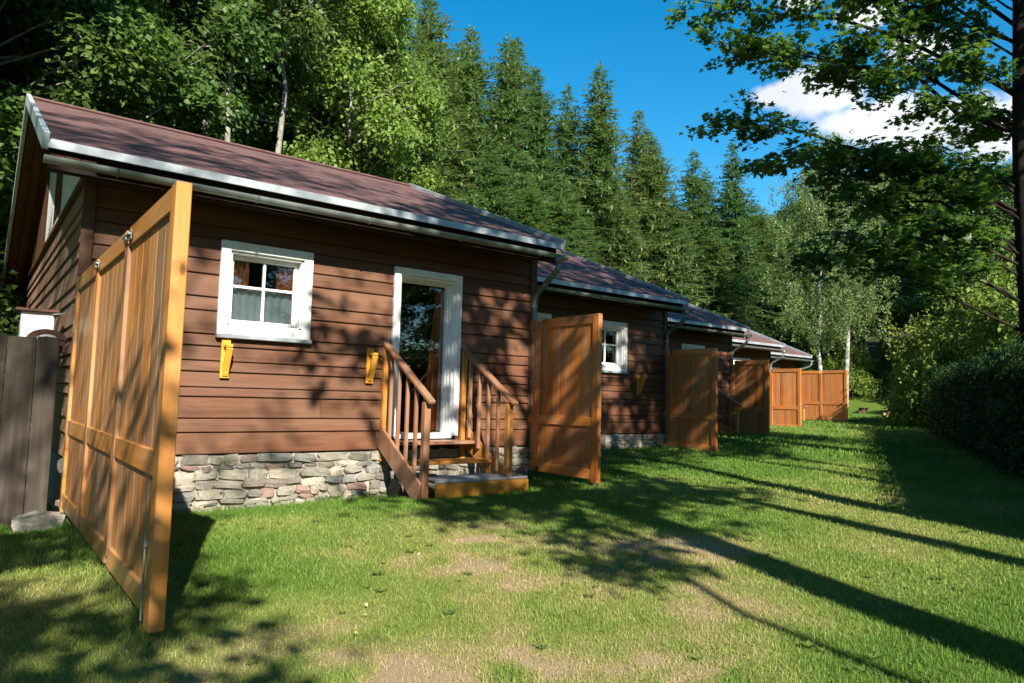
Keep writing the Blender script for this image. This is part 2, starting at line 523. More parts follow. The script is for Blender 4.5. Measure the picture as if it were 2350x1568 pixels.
def dryness(x, y):
    """0 lush green .. 1 straw; over 1.2 bare earth"""
    d = 1.25 * (fbm(x * .55 + 3.1, y * .55 + 1.7, 4) - .40) + .30 * (fbm(x * 2.6, y * 2.6, 3) - .5)
    d = d * 1.15 + .13
    s, w = sw(x, y)
    for px, py, rx, a in ((2.55, -5.72, .27, 1.15), (1.5, -5.25, .28, .6), (2.0, -5.2, .5, .45), (3.35, -3.1, .45, .40),
                          (2.6, -3.6, .35, .45), (2.1, -2.9, .5, .25), (2.75, -4.3, .6, .3), (3.3, -5.2, .6, .3), (1.25, -4.6, .5, .4), (4.3, -4.2, .6, .35)):
        q = ((x - px) ** 2 + (y - py) ** 2) / rx ** 2
        d = d + a * np.exp(-q * 1.1) * np.clip(4.6 * fbm(x * 5.1 + px, y * 5.1, 5) - 1.45, 0, 2)
    d = d + .16 * np.exp(-(((x - 2.3) / 1.6) ** 2 + ((y + 4.6) / 1.5) ** 2))
    lush = np.exp(-((y + .5) / .7) ** 2) * .5
    d = d - lush * (y < .3)
    d = d - .22 * np.clip((s - 4) / 8, 0, 1)
    return np.clip(d, 0, 1.6)


def axis(fine0, fine1, step, far, grow=1.28):
    a = list(np.arange(fine0, fine1 + 1e-6, step))
    st = step; p = a[-1]
    while p < far:
        st *= grow; p += st; a.append(p)
    st = step; p = a[0]; b = []
    while p > -far:
        st *= grow; p -= st; b.append(p)
    return np.array(b[::-1] + a)


gx = axis(-2, 9, .12, 2600); gy = axis(-8, 2, .12, 2600)
GX, GY = np.meshgrid(gx, gy)
GZ = ground_z(GX, GY)
vv = np.stack([GX.ravel(), GY.ravel(), GZ.ravel()], 1)
nx_, ny_ = len(gx), len(gy)
ii = np.arange(ny_ - 1)[:, None] * nx_ + np.arange(nx_ - 1)[None, :]
quads = np.stack([ii, ii + 1, ii + nx_ + 1, ii + nx_], -1).reshape(-1, 4)
S_, W_ = sw(GX, GY)
wooded = np.clip(np.maximum((-W_ - 9.0) / 3, (S_ - 56) / 4), 0, 1)
t = NT('ground')
at = t.node("ShaderNodeAttribute", _attribute_name="dry")
wd = t.node("ShaderNodeAttribute", _attribute_name="wood")
v = t.coord("Object", rnd=False)
f1 = t.noise(v, 18, 6, .7)
f2 = t.noise(v, 90, 4, .7)
base = t.ramp(at.outputs["Fac"], [(.15, (.080, .135, .020)), (.5, (.155, .185, .042)), (.85, (.25, .21, .09)), (1.0, (.30, .225, .135))])
grain = t.ramp(f2, [(.3, (.55, .55, .55)), (.7, (1.25, 1.25, 1.25))])
base = t.mix(1.0, base, grain, 'MULTIPLY')
duff = t.ramp(f1, [(.35, (.022, .022, .010)), (.7, (.055, .05, .022))])
base = t.mix(wd.outputs["Fac"], base, duff)
t.principled(base, .95, .1, 0, t.bump(f2, .6, .02))
ground = put('ground', mesh_np('ground', vv, quads, t.m, True, {'dry': dryness(GX, GY).ravel(), 'wood': wooded.ravel()}))
tag(ground, 'mown lawn running along the cabins to the wooded slope', kind='structure')

# ------------------------------------------------------------------ cabins
PX, PY, LEN, DEP = .765, 2.2, 5.45, 7.8
ZL = [.63, .851, .993, 1.21, 1.309, 1.468, 1.58, 1.73, 1.852, 2.092, 2.235, 2.469, 2.622, 2.845, 2.98, 3.2, 3.40]
EAVE_Y, EAVE_Z, RIDGE_Y, RIDGE_Z, BACK_Y, BACK_Z = -.55, 3.37, 3.8, 5.18, 8.35, 3.14
STEP = 5.45


def board_mesh(L, h, along='x'):
    """a lapped weatherboard: thicker at its lower edge; origin at lower left, front towards -y"""
    a, b, g = -.036, -.014, .009
    prof = [(0, g), (a + .004, g), (a, g + .006), (b, h), (0, h)]
    v = [(0, p[0], p[1]) for p in prof] + [(L, p[0], p[1]) for p in prof]
    n = len(prof)
    f = [tuple(range(n)), tuple(range(2 * n - 1, n - 1, -1))] + [(i, (i + 1) % n, n + (i + 1) % n, n + i) for i in range(n)]
    m = MB(); m.add(v, f)
    return m.mesh('board')


stone_meshes = []
for k in range(14):
    r = np.random.RandomState(100 + k)
    n = 3
    vs, fs, idm = [], [], {}
    for ax in range(3):
        for sg in (-1, 1):
            for i in range(2):
                for j in range(2):
                    q = []
                    for a, b in ((i, j), (i + 1, j), (i + 1, j + 1), (i, j + 1)):
                        p = [0, 0, 0]; p[ax] = sg; p[(ax + 1) % 3] = a - 1; p[(ax + 2) % 3] = b - 1
                        p = tuple(p)
                        if p not in idm:
                            idm[p] = len(vs)
                            pv = np.array(p, float); nn = np.abs(pv).sum()
                            pv = pv * (1.0 if nn < 1.5 else .97 if nn < 2.5 else .90)
                            vs.append(tuple(.5 * (pv + r.uniform(-.19, .19, 3) * np.array([1.0, .8, 1.0]))))
                        q.append(idm[p])
                    fs.append(tuple(q) if sg > 0 else tuple(reversed(q)))
    m = MB(); m.add(vs, fs)
    stone_meshes.append(m.mesh('stone', None, False))
stone_by_mat = {}


def stone(parent, x, y, z, sx, sy, sz, r, name='stone', mi=None, rz=None):
    k = r.randrange(len(stone_meshes)); mi = mi if mi is not None else r.choice([0, 0, 0, 1, 1, 1, 2, 3, 3, 4, 5, 5])
    if (k, mi) not in stone_by_mat:
        me = stone_meshes[k].copy(); me.materials.append(M[f'stone{mi}']); stone_by_mat[(k, mi)] = me
    o = put(name, stone_by_mat[(k, mi)], None, parent, (x, y, z), (r.uniform(-.06, .06), r.uniform(-.14, .14), (rz or 0) + r.uniform(-.06, .06)), (sx, sy, sz))
    return o


def make_window(c, x0, x1, z0, z1):
    m = MB(); cw, e = .10, .035
    m.box(x0, x0 + cw, -.065, 0.02, z0, z1, .006).box(x1 - cw, x1, -.065, 0.02, z0, z1, .006)
    m.box(x0 + cw, x1 - cw, -.0645, 0.02, z1 - cw, z1, .006).box(x0 + cw, x1 - cw, -.0645, 0.02, z0 + .03, z0 + cw + .03, .006)
    for a, b in ((x0 + cw - .001, x0 + cw + .022), (x1 - cw - .022, x1 - cw + .001)): m.box(a, b, -.03, .16, z0 + cw, z1 - cw)
    m.box(x0 + cw, x1 - cw, -.03, .16, z1 - cw - .022, z1 - cw + .001).box(x0 + cw, x1 - cw, -.03, .16, z0 + cw + .028, z0 + cw + .052)
    w = m.build('window', M['white'], c)
    MB().box(x0 - .01, x1 + .01, -.10, 0.0, z0 - .012, z0 + .03, .006).build('sill', M['flash'], w)
    a0, a1, b0, b1 = x0 + cw + .024, x1 - cw - .024, z0 + cw + .054, z1 - cw - .024
    s = MB(); t_ = .045
    s.box(a0, a0 + t_, .07, .12, b0, b1, .005).box(a1 - t_, a1, .07, .12, b0, b1, .005)
    s.box(a0 + t_, a1 - t_, .0705, .12, b0, b0 + t_, .005).box(a0 + t_, a1 - t_, .0705, .12, b1 - t_, b1, .005)
    s.build('sash', M['white'], w)
    mx, mz = (a0 + a1) / 2, b0 + (b1 - b0) * .55
    MB().box(mx - .014, mx + .014, .072, .118, b0 + t_, b1 - t_, .004).build('muntin', M['white'], w)
    MB().box(a0 + t_, mx - .014, .073, .117, mz - .014, mz + .014, .004).build('muntin', M['white'], w)
    MB().box(mx + .014, a1 - t_, .073, .117, mz - .014, mz + .014, .004).build('muntin', M['white'], w)
    for xa, xb in ((a0 + t_, mx - .014), (mx + .014, a1 - t_)):
        for za, zb in ((b0 + t_, mz - .014), (mz + .014, b1 - t_)):
            MB().box(xa, xb, .094, .098, za, zb).build('pane', M['glass'], w)

    def drape(xa, xb, za, zb, y, amp, waves, mat, name):
        n = 40; vs = []; fs = []
        for i in range(n + 1):
            u = i / n
            yy = y + amp * math.sin(u * waves * 6.28 + 1.3 * math.sin(u * 5))
            for z in (za, zb): vs.append((xa + (xb - xa) * u, yy, z))
        for i in range(n): fs.append((2 * i, 2 * i + 2, 2 * i + 3, 2 * i + 1))
        q = MB(); q.add(vs, fs); return q.build(name, mat, w, True)
    drape(a0 + .01, a1 - .01, b0 + .01, mz + .01, .155, .012, 9, M['curtain'], 'net_curtain')
    drape(a0 + .03, a0 + .22, mz - .02, b1, .14, .016, 3, M['orange_curtain'], 'curtain')
    drape(a1 - .22, a1 - .03, mz - .02, b1, .14, .016, 3, M['orange_curtain'], 'curtain')
    return w


def make_door(c, x0, x1, z0, z1):
    m = MB(); cw = .085
    m.box(x0, x0 + cw, -.06, .02, z0, z1, .006).box(x1 - cw, x1, -.06, .02, z0, z1, .006)
    m.box(x0 + cw, x1 - cw, -.0595, .02, z1 - cw, z1, .006)
    for k, (d, y0, y1) in enumerate(((.0, -.02, .07), (.02, .03, .12), (.038, .07, .16))):
        a, b = x0 + cw - .002 + d, x1 - cw + .002 - d
        m.box(a, a + .03, y0, y1, z0, z1 - cw - d, .003).box(b - .03, b, y0, y1, z0, z1 - cw - d, .003)
        m.box(a + .03, b - .03, y0 + .0005, y1, z1 - cw - d - .03, z1 - cw - d, .003)
    d = m.build('door_frame', M['white'], c)
    MB().box(x0 + cw, x1 - cw, -.05, .18, z0 - .03, z0 + .035, .006).build('threshold', M['white'], d)
    MB().box(x0 + cw + .06, x1 - cw - .06, .13, .138, z0 + .036, z1 - cw - .088).build('pane', M['glass'], d)
    n = 26; vs = []; fs = []; xr_ = x1 - cw - .066                       # red-brown curtain drawn to the right jamb
    for k in range(n + 1):
        u = k / n
        for wv, z in ((.30, z0 + .06), (.20, z0 + .9), (.11, z1 - cw - .12)):
            vs.append((xr_ - wv * u, .172 + .016 * math.sin(u * 22 + z), z))
    for k in range(n):
        for e in range(2): fs.append((3 * k + e, 3 * k + 3 + e, 3 * k + 4 + e, 3 * k + 1 + e))
    q = MB(); q.add(vs, fs); q.build('door_curtain', M['doorleaf'], d, True)
    return d


def bracket(c, x, z0, z1):
    m = MB()
    m.box(x - .01, x + .08, -.065, -.035, z0, z1, .004)
    m.box(x + .004, x + .066, -.20, -.0625, z1 - .085, z1 - .055, .004)
    m.beam((x + .035, -.06, z0 + .03), (x + .035, -.185, z1 - .09), .06, .045)
    v = [(x + .028, -.062, z0 + .05), (x + .028, -.062, z1 - .086), (x + .028, -.165, z1 - .086),
         (x + .042, -.062, z0 + .05), (x + .042, -.062, z1 - .086), (x + .042, -.165, z1 - .086)]
    m.add(v, [(0, 1, 2), (5, 4, 3), (0, 3, 4, 1), (1, 4, 5, 2), (2, 5, 3, 0)])
    return m.build('shelf_bracket', M['bracket'], c)


def make_cabin(i, mirrored, label):
    r = random.Random(40 + i)
    c = empty('cabin', (PX + STEP * i, PY * i, 0))
    tag(c, label, 'cabin', 'stepped row of brown timber cabins')
    mir = lambda a, b: (LEN - b, LEN - a) if mirrored else (a, b)
    wx = mir(1.22, 2.21); dx = mir(3.24, 4.22)
    wz, dz = (1.835, 2.848), (.784, 2.843)
    # walls behind the boards
    m = MB()
    cuts = sorted([(wx, wz), (dx, dz)])
    xs = [0, cuts[0][0][0] + .05, cuts[0][0][1] - .05, cuts[1][0][0] + .05, cuts[1][0][1] - .05, LEN]
    for k in range(5):
        a, b = xs[k], xs[k + 1]
        if k in (0, 2, 4): m.box(a, b, 0, .14, .6, 3.5)
        else:
            z0, z1 = cuts[k // 2][1]
            m.box(a, b, 0, .14, .6, z0 + .02).box(a, b, 0, .14, z1 - .05, 3.5)
    m.box(0, .14, .14, DEP - .14, .6, 3.6).box(LEN - .14, LEN, .14, DEP - .14, .6, 3.6).box(0, LEN, DEP - .14, DEP, .6, 3.5)
    for x in (0, LEN - .12):                                          # gable triangles
        v = [(x, .05, 3.5), (x, DEP - .05, 3.45), (x, RIDGE_Y, RIDGE_Z - .14), (x + .12, .05, 3.5), (x + .12, DEP - .05, 3.45), (x + .12, RIDGE_Y, RIDGE_Z - .14)]
        m.add(v, [(0, 1, 2), (5, 4, 3), (0, 3, 4, 1), (1, 4, 5, 2), (2, 5, 3, 0)])
    wall = m.build('wall', M['core'], c)
    MB().box(.14, LEN - .14, .14, DEP - .14, .62, .74).box(.14, LEN - .14, 3.0, 3.1, .74, 3.4).box(.14, LEN - .14, .14, 3.0, 3.3, 3.4).build('room', M['interior'], c)
    for a, b in zip(ZL, ZL[1:]):
        segs = [(0.0, LEN)]
        for (x0, x1), (z0, z1) in ((wx, wz), (dx, dz)):
            if b > z0 + .03 and a < z1 - .03:
                new = []
                for p, q in segs:
                    if x0 + .03 > p and x1 - .03 < q: new += [(p, x0 + .03), (x1 - .03, q)]
                    else: new.append((p, q))
                segs = new
        cutsegs = []
        for p, q in segs:
            if q - p > 3.0 and r.random() < .45:
                j = r.uniform(p + .7, q - .7); cutsegs += [(p, j - .0015), (j + .0015, q)]
            else: cutsegs.append((p, q))
        for p, q in cutsegs:
            put('board', board_mesh(q - p, b - a), M['board'], wall, (p, r.uniform(-.0015, .0015), a + r.uniform(-.0015, .0015)))
    MB().box(-.035, .07, -.052, -.038, .63, 3.38, .004).build('corner_board', M['soffit'], wall)
    MB().box(LEN - .08, LEN + .03, -.052, -.038, .63, 3.38, .004).build('corner_board', M['soffit'], wall)
    # left gable
    if i == 0:
        for a, b in zip(ZL, ZL[1:]):
            if b > 3.35: break
            me = board_mesh(DEP, b - a)
            put('board', me, M['board_side_lit'], wall, (0, DEP, a), (0, 0, -math.pi / 2))
        MB().box(-.06, .0, -.05, DEP, 3.20, 3.26, .006).build('drip_board', M['soffit'], wall)
        g = MB()
        zz = lambda y: (EAVE_Z - .12 + (y - EAVE_Y) * (RIDGE_Z - EAVE_Z) / (RIDGE_Y - EAVE_Y)) if y < RIDGE_Y else (RIDGE_Z - .12 - (y - RIDGE_Y) * (RIDGE_Z - BACK_Z) / (BACK_Y - RIDGE_Y))
        def vboard(y0, y1, mat, name):
            q = MB()
            v = [(-.03, y0, 3.27), (-.03, y1, 3.27), (-.03, y1, zz(y1)), (-.03, y0, zz(y0)), (0, y0, 3.27), (0, y1, 3.27), (0, y1, zz(y1)), (0, y0, zz(y0))]
            q.add(v, [(0, 1, 2, 3), (7, 6, 5, 4), (0, 4, 5, 1), (1, 5, 6, 2), (2, 6, 7, 3), (3, 7, 4, 0)])
            q.build(name, mat, wall)
        y = 0.0
        while y < 2.3: vboard(y, y + .188, M['whiteboard'], 'gable_board'); y += .192
        y = 3.45
        while y < 4.4: vboard(y, y + .188, M['whiteboard'], 'gable_board'); y += .192
        while y < DEP - .3: vboard(y, y + .188, M['soffit'], 'gable_board'); y += .192
        hatch = MB().box(-.02, .0, 2.31, 3.44, 3.27, 4.3).build('loft_hatch', M['brownpaint'], wall)
        MB().box(-.035, -.021, 2.31, 3.44, 3.27, 3.36, .004).build('hatch_rail', M['white'], hatch)
    else:
        MB().box(-.012, 0, 0, DEP, .63, 3.5).build('side_cladding', M['core'], wall)
    # plinth
    pl = MB().box(.03, LEN - .03, -.018, DEP - .1, -.5, .615).build('plinth', M['mortar'], c)
    if i < 3:
        z = -.10
        courses = []
        while z < .56:
            h = r.uniform(.05, .105)
            if z + h > .545: h = .625 - z
            courses.append((z, h)); z += h
        for z, h in courses:
            x = -.02 + r.uniform(-.06, .02)
            while x < LEN:
                wd_ = r.uniform(.10, .33) * (1.15 if h > .1 else .85)
                if x + wd_ > LEN: wd_ = max(.1, LEN - x + .02)
                prot = .05 * max(0, .5 - z)
                hj = h * r.uniform(.72, 1.12)
                stone(pl, x + wd_ / 2, .035 - prot + r.uniform(-.016, .012), z + h / 2 + r.uniform(-.014, .014), wd_ * r.uniform(.9, 1.03), .17, hj, r)
                x += wd_ + r.uniform(.0, .02)
    # roof
    sl = math.atan2(RIDGE_Z - EAVE_Z, RIDGE_Y - EAVE_Y)
    x0, x1 = -.385, 5.50 if i < 4 else 5.8
    th = .07
    m = MB()
    ny = (-math.sin(sl) * th, math.cos(sl) * th)
    v = []
    for x in (x0, x1):
        v += [(x, EAVE_Y, EAVE_Z), (x, RIDGE_Y, RIDGE_Z), (x, BACK_Y, BACK_Z), (x, BACK_Y, BACK_Z - th), (x, RIDGE_Y, RIDGE_Z - th), (x, EAVE_Y, EAVE_Z - th)]
    f = [(0, 1, 4, 5), (1, 2, 3, 4), (11, 10, 7, 6), (10, 9, 8, 7)]
    f += [(a, (a + 1) % 6, 6 + (a + 1) % 6, 6 + a) for a in range(6)]
    m.add(v, f)
    roof = m.build('roof', M['roof'], c)
    MB().box(x0, x1, RIDGE_Y - .09, RIDGE_Y + .09, RIDGE_Z - .03, RIDGE_Z + .02, .02).build('ridge_cap', M['roof'], roof)
    MB().box(x0 + .012, x1 - .012, EAVE_Y - .02, EAVE_Y - .004, EAVE_Z - .068, EAVE_Z + .012, .003).build('drip_edge', M['flash'], roof)
    for xx in (x0, x1):                                             # verge trims, front and back slope
        mat = M['flashblue'] if xx == x0 else M['flash']
        for (ya, za, yb, zb) in ((EAVE_Y - .03, EAVE_Z, RIDGE_Y, RIDGE_Z), (RIDGE_Y, RIDGE_Z, BACK_Y, BACK_Z)):
            MB().beam((xx, ya, za - .015), (xx, yb, zb - .015), .05 if xx == x0 else .035, .15, .006).build('verge_trim', mat, roof)
    # overhang boards
    for k in range(3):
        a = -.345 + k * .118
        for (ya, za, yb, zb) in ((EAVE_Y + .03, EAVE_Z, RIDGE_Y, RIDGE_Z), (RIDGE_Y, RIDGE_Z, BACK_Y - .03, BACK_Z)):
            MB().beam((a + .055, ya, za - .115), (a + .055, yb, zb - .115), .112, .02, .003).build('soffit_board', M['soffit'], roof)
    for k in range(4):
        MB().box(0, LEN, EAVE_Y + .04 + k * .125, EAVE_Y + .155 + k * .125, 3.2 + k * .05, 3.22 + k * .05, .003).build('eave_board', M['soffit'], roof)
    MB().box(x0 + .03, x1 - .03, EAVE_Y + .10, EAVE_Y + .125, EAVE_Z - .24, EAVE_Z - .04).build('fascia', M['core'], roof)
    # gutter: half round, with a rim
    n = 9; gr = .057; gy0, gz0 = EAVE_Y - .062, EAVE_Z - .160
    vs, fs = [], []
    ga, gb = x0 - .01, x1 + .02
    ring = []
    for k in range(n + 1):
        t_ = math.pi + math.pi * k / n
        ring.append((gr * math.cos(t_), gr * math.sin(t_)))
    inner = [(p[0] * .94, p[1] * .94) for p in reversed(ring)]
    loop = ring + [(gr + .008, .012), (gr - .004, .012)] + inner
    for x in (ga, gb): vs += [(x, gy0 + p[0], gz0 + p[1]) for p in loop]
    q = len(loop)
    fs += [(k, (k + 1) % q, q + (k + 1) % q, q + k) for k in range(q)]
    mg = MB(); mg.add(vs, fs)
    for x in (ga, gb): mg.add([(x, gy0 + p[0], gz0 + p[1]) for p in ring], [tuple(range(n + 1))])
    gut = mg.build('gutter', M['zinc'], c)
    for k in range(5):
        x = ga + .55 + k * 1.22
        b = MB()
        b.tube([(x, gy0 + p[0] * 1.06, gz0 + p[1] * 1.06) for p in ring], .010, 6)
        b.build('gutter_clip', M['zincdark'], gut)
    # downpipe at the right end with a swan neck
    xp = gb - .14
    px_, py_ = LEN - .03, -.075
    p = MB()
    p.tube([(xp, gy0, gz0 - .03), (xp, gy0, gz0 - .12)], [.065, .045], 12)
    p.tube([(xp, gy0, gz0 - .11), (xp, gy0 + .01, gz0 - .19), (xp - .03, gy0 + .08, gz0 - .27), (px_ + .03, py_ - .08, gz0 - .42),
            (px_, py_ - .01, gz0 - .50), (px_, py_, gz0 - .60), (px_, py_, .16)], .040, 12)
    p.tube([(px_, py_, .17), (px_, py_ - .01, .10), (px_, py_ - .07, .04)], [.046, .046, .05], 12, False)
    p.build('downpipe', M['zincdark'], c, True)
    for z in (2.55, 1.5, .55):
        b = MB().tube([(px_, py_, z), (px_, py_, z + .035)], .047, 12); b.box(px_ - .012, px_ + .012, py_ + .03, -.03, z + .008, z + .028)
        b.build('pipe_clip', M['zinc'], c)
    make_window(c, wx[0], wx[1], *wz)
    make_door(c, dx[0], dx[1], *dz)
    if not mirrored:
        bracket(c, 1.285, 1.41, 1.81); bracket(c, 2.92, 1.41, 1.82)
    else:
        bracket(c, 4.55, 1.41, 1.81); bracket(c, 2.92, 1.41, 1.82)
    return c, dx


labels = ['nearest brown weatherboard cabin with open white-framed door and stone plinth',
          'second brown cabin of the row, white window just right of its door screen',
          'third brown cabin of the row, stair rail showing past its wooden screen',
          'fourth brown cabin of the row with small patch of sunlit roof',
          'farthest cabin of the row with white downpipe at its end']
cabins = [make_cabin(i, i % 2 == 1, labels[i]) for i in range(5)]


# ------------------------------------------------------------------ stairs
def make_stair(i, dx, label):
    xl, xr = dx[0] - .085, dx[1] + .06
    t_ = empty('entrance_stair', (PX + STEP * i, PY * i, 0))
    tag(t_, label, 'stairs', 'wooden entrance stairs')
    sw_, so = M['stairwood'], M['stairorange']
    gl = .12 + .09 * i
    for x in (xl, xr):
        MB().box(x - .035, x + .035, -.095, -.036, .50, 1.88, .005).build('post', so, t_)
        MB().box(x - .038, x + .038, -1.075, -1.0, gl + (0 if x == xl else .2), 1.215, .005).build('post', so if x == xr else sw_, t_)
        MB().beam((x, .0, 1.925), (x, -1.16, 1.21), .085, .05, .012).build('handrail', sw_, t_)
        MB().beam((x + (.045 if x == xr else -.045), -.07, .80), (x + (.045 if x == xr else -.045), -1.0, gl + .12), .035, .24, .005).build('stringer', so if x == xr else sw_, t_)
        for k in range(4):
            y = -.22 - k * .20
            zt = 1.925 + (y / 1.16) * .715 - .02
            zb = .80 + ((y + .07) / .93) * (.80 - gl - .12) + .06
            MB().box(x - .02, x + .02, y - .018, y + .018, zb, zt, .004).build('baluster', sw_, t_)
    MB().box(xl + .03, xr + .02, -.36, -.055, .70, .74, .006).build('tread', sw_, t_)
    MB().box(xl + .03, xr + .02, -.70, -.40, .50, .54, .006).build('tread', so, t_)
    p = MB().box(xl + .10, xr + .24, -1.12, -.70, .345, .375, .008).build('platform_top', M['slabtop'], t_)
    MB().box(xl + .10, xr + .24, -1.135, -1.10, .18, .343, .006).build('platform_front', M['yellow'], t_)
    MB().box(xr + .205, xr + .24, -1.099, -.70, .18, .343, .006).build('platform_side', M['stairorange'], t_)
    return t_


stair_labels = ['wooden stair with railings and yellow-edged bottom step at the nearest open door',
                'wooden stair of the second cabin, hidden behind the first brown screen',
                'wooden stair with sloping handrail beside the third cabin',
                'wooden stair of the fourth cabin behind its screen', 'wooden stair of the farthest cabin behind its screen']
for i, (c, dx) in enumerate(cabins): make_stair(i, dx, stair_labels[i])


# ------------------------------------------------------------------ privacy screens
def make_screen(loc, length, bays, height, mats, label, metal=False, rz=0.0, board=.128):
    """stands on the ground, starts at the wall and runs towards -y"""
    pm, rm, em = mats
    t_ = empty('privacy_screen', loc, rz)
    tag(t_, label, 'wooden screen', 'wooden screens between the cabins')
    sw_ = .105; hw = .032
    mid = .68; rh = .12
    bw = (length - sw_) / bays
    cache = {}

    def bx(name, y0, y1, z0, z1, hx, mat, bev=.004):
        key = (round(y1 - y0, 3), round(z1 - z0, 3), hx, mat.name)
        if key not in cache:
            cache[key] = MB().box(-hx, hx, -(y1 - y0) / 2, (y1 - y0) / 2, -(z1 - z0) / 2, (z1 - z0) / 2, bev).mesh(name, mat)
        return put(name, cache[key], None, t_, (0, (y0 + y1) / 2, (z0 + z1) / 2))
    for k in range(bays + 1):
        y = -k * bw
        last = k == bays
        bx('stile', y - sw_, y, 0 if k in (0, bays) else .1, height if k in (0, bays) else height - .1, hw + (.003 if k in (0, bays) else 0), em if last else pm if k else rm)
    for k in range(bays):
        a, b = -(k + 1) * bw, -k * bw - sw_
        bx('rail', a, b, .04, .04 + rh, hw - .003, rm)
        bx('rail', a, b, mid, mid + rh, hw - .003, rm)
        bx('rail', a, b, height - rh, height, hw - .003, rm)
        n = max(4, round((b - a) / board)); pw = (b - a) / n
        for j in range(n):
            for z0, z1 in ((.04 + rh, mid), (mid + rh, height - rh)):
                bx('plank', a + j * pw + .0014, a + (j + 1) * pw - .0014, z0 - .008, z1 + .008, .011, pm, .003)
    if metal:
        for y, s in ((-2.62, 1.0), (-1.35, .7)):
            h = MB().box(-hw - .010, -hw - .004, y - .12 * s, y + .12 * s, height - .095, height - .035, .002)
            h.tube([(-hw - .016, y - .11 * s, height - .06), (-hw - .018, y + .09 * s, height - .06)], .007, 8)
            h.box(-hw - .022, -hw - .011, y - .02, y + .012, height - .085, height - .045, .002)
            h.build('latch', M['metal'], t_)
        MB().tube([(-hw - .012, -length + .12, .03), (-hw - .012, -length + .12, .42)], .005, 8).build('drop_bolt', M['metal'], t_)
        MB().box(-hw - .02, -hw - .002, -length + .106, -length + .134, .36, .39, .003).build('bolt_guide', M['metal'], t_)
    return t_


oak = (M['oak'], M['oakrail'], M['oakend']); red = (M['red'], M['redrail'], M['red'])
make_screen((.745, -.22, .19), 3.85, 3, 2.07, oak, 'nearest tall wooden screen, pale orange, jutting out from the left corner', True, 0.0, .185)
for i, (z, ln, lab) in enumerate(((.27, 3.45, 'brown-orange wooden screen right of the nearest downpipe'),
                                  (.28, 3.40, 'wooden screen with slanting sunlit patches, third from the left'),
                                  (.40, 3.30, 'shaded wooden screen with pale scratches, fourth from the left'),
                                  (.46, 3.28, 'sunlit orange wooden screen, fifth from the left')), 1):
    make_screen((PX - .05 + STEP * i, PY * i - .15, z), ln, 3, 2.09, red if i < 4 else oak if False else red, lab)
make_screen((PX - .05 + STEP * 5, 8.8 - .08, .67), 2.2, 2, 2.08, (M['red'], M['redrail'], M['oakend']), 'farthest sunlit orange wooden screen at the end of the row')

# ------------------------------------------------------------------ left edge: garden wall, box, hood, slab
w_ = empty('board_fence', (-4.0, .2, 0)); tag(w_, 'dark weathered board fence at the left edge behind the nearest screen', 'fence')
for z in (.35, 1.45): MB().box(0, 4.66, .02, .06, z, z + .09, .004).build('rail', M['fenceboard'], w_)
x_ = 0.0
while x_ < 4.64:
    pw_ = min(rng.uniform(.17, .24), 4.67 - x_)
    MB().box(x_ + .002, x_ + pw_ - .002, rng.uniform(-.008, .002), .018, -.12, 1.73 + rng.uniform(-.008, .012), .005).build('plank', M['fenceboard'], w_)
    x_ += pw_
b_ = empty('meter_box', (.36, .62, 1.5)); tag(b_, 'small white box with red-brown lid above the board fence', 'box')
MB().box(0, .27, 0, .22, 0, .50, .006).build('casing', M['white'], b_)
MB().box(-.05, .31, -.05, .27, .502, .53, .004).build('lid', M['brownpaint'], b_)
MB().box(.06, .21, -.008, -.001, .06, .42, .002).build('door', M['whiteboard'], b_)
h_ = empty('arched_hood', (.56, .36, 1.6)); tag(h_, 'small brown arched hood with a white rim peeking over the board fence', 'hood')
def arch(r0, r1, y0, y1, zc, n=14):
    m = MB(); v = []; f = []
    for k in range(n + 1):
        t_ = math.pi * k / n
        for r_ in (r0, r1):
            for y in (y0, y1): v.append((r_ * math.cos(t_), y, zc + r_ * .62 * math.sin(t_)))
    for k in range(n):
        a, b = 4 * k, 4 * k + 4
        f += [(a + 2, a + 3, b + 3, b + 2), (a, b, b + 1, a + 1), (a, a + 2, b + 2, b), (a + 1, b + 1, b + 3, a + 3)]
    f += [(0, 1, 3, 2), (4 * n, 4 * n + 2, 4 * n + 3, 4 * n + 1)]
    m.add(v, f); return m
arch(.09, .16, -.06, .12, .12).build('hood', M['brownpaint'], h_)
arch(.05, .088, -.05, .10, .12).build('rim', M['white'], h_)
MB().box(-.15, .15, -.05, .11, 0, .119, .004).build('base', M['brownpaint'], h_)
cb = MB().tube([(.70, -.2, 2.02), (.68, .2, 1.97), (.63, .5, 1.98), (.60, .66, 1.99)], .006, 6).build('cable', M['flash'], None, True)
tag(cb, 'thin pale cable from the nearest screen to the white box', 'cable')
rs = random.Random(8)
sb = stone(None, .56, -.42, .13, .36, .30, .15, rs, 'flat_stone', 1)
tag(sb, 'pale flat stone on the grass beside the foot of the nearest screen', 'stone')
for k, (x, y, z, a, b, c, lb) in enumerate(((3.78, -1.18, .05, .55, .40, .12, 'flat stone in the grass left of the stair foot'),
                                            (4.42, -1.30, .10, .30, .22, .14, 'rounded stone under the front of the yellow-edged step'),
                                            (4.75, -1.32, .10, .38, .24, .15, 'larger pinkish stone under the yellow-edged step'),
                                            (4.42, -.30, .22, .34, .26, .26, 'pale rounded stone in the dark under the stair treads'),
                                            (4.15, -.25, .18, .30, .26, .22, 'dark stone under the stair next to the left post'))):
    tag(stone(None, x, y, z, a, b, c, rs, 'field_stone', [5, 1, 4, 5, 2][k]), lb, 'stone')

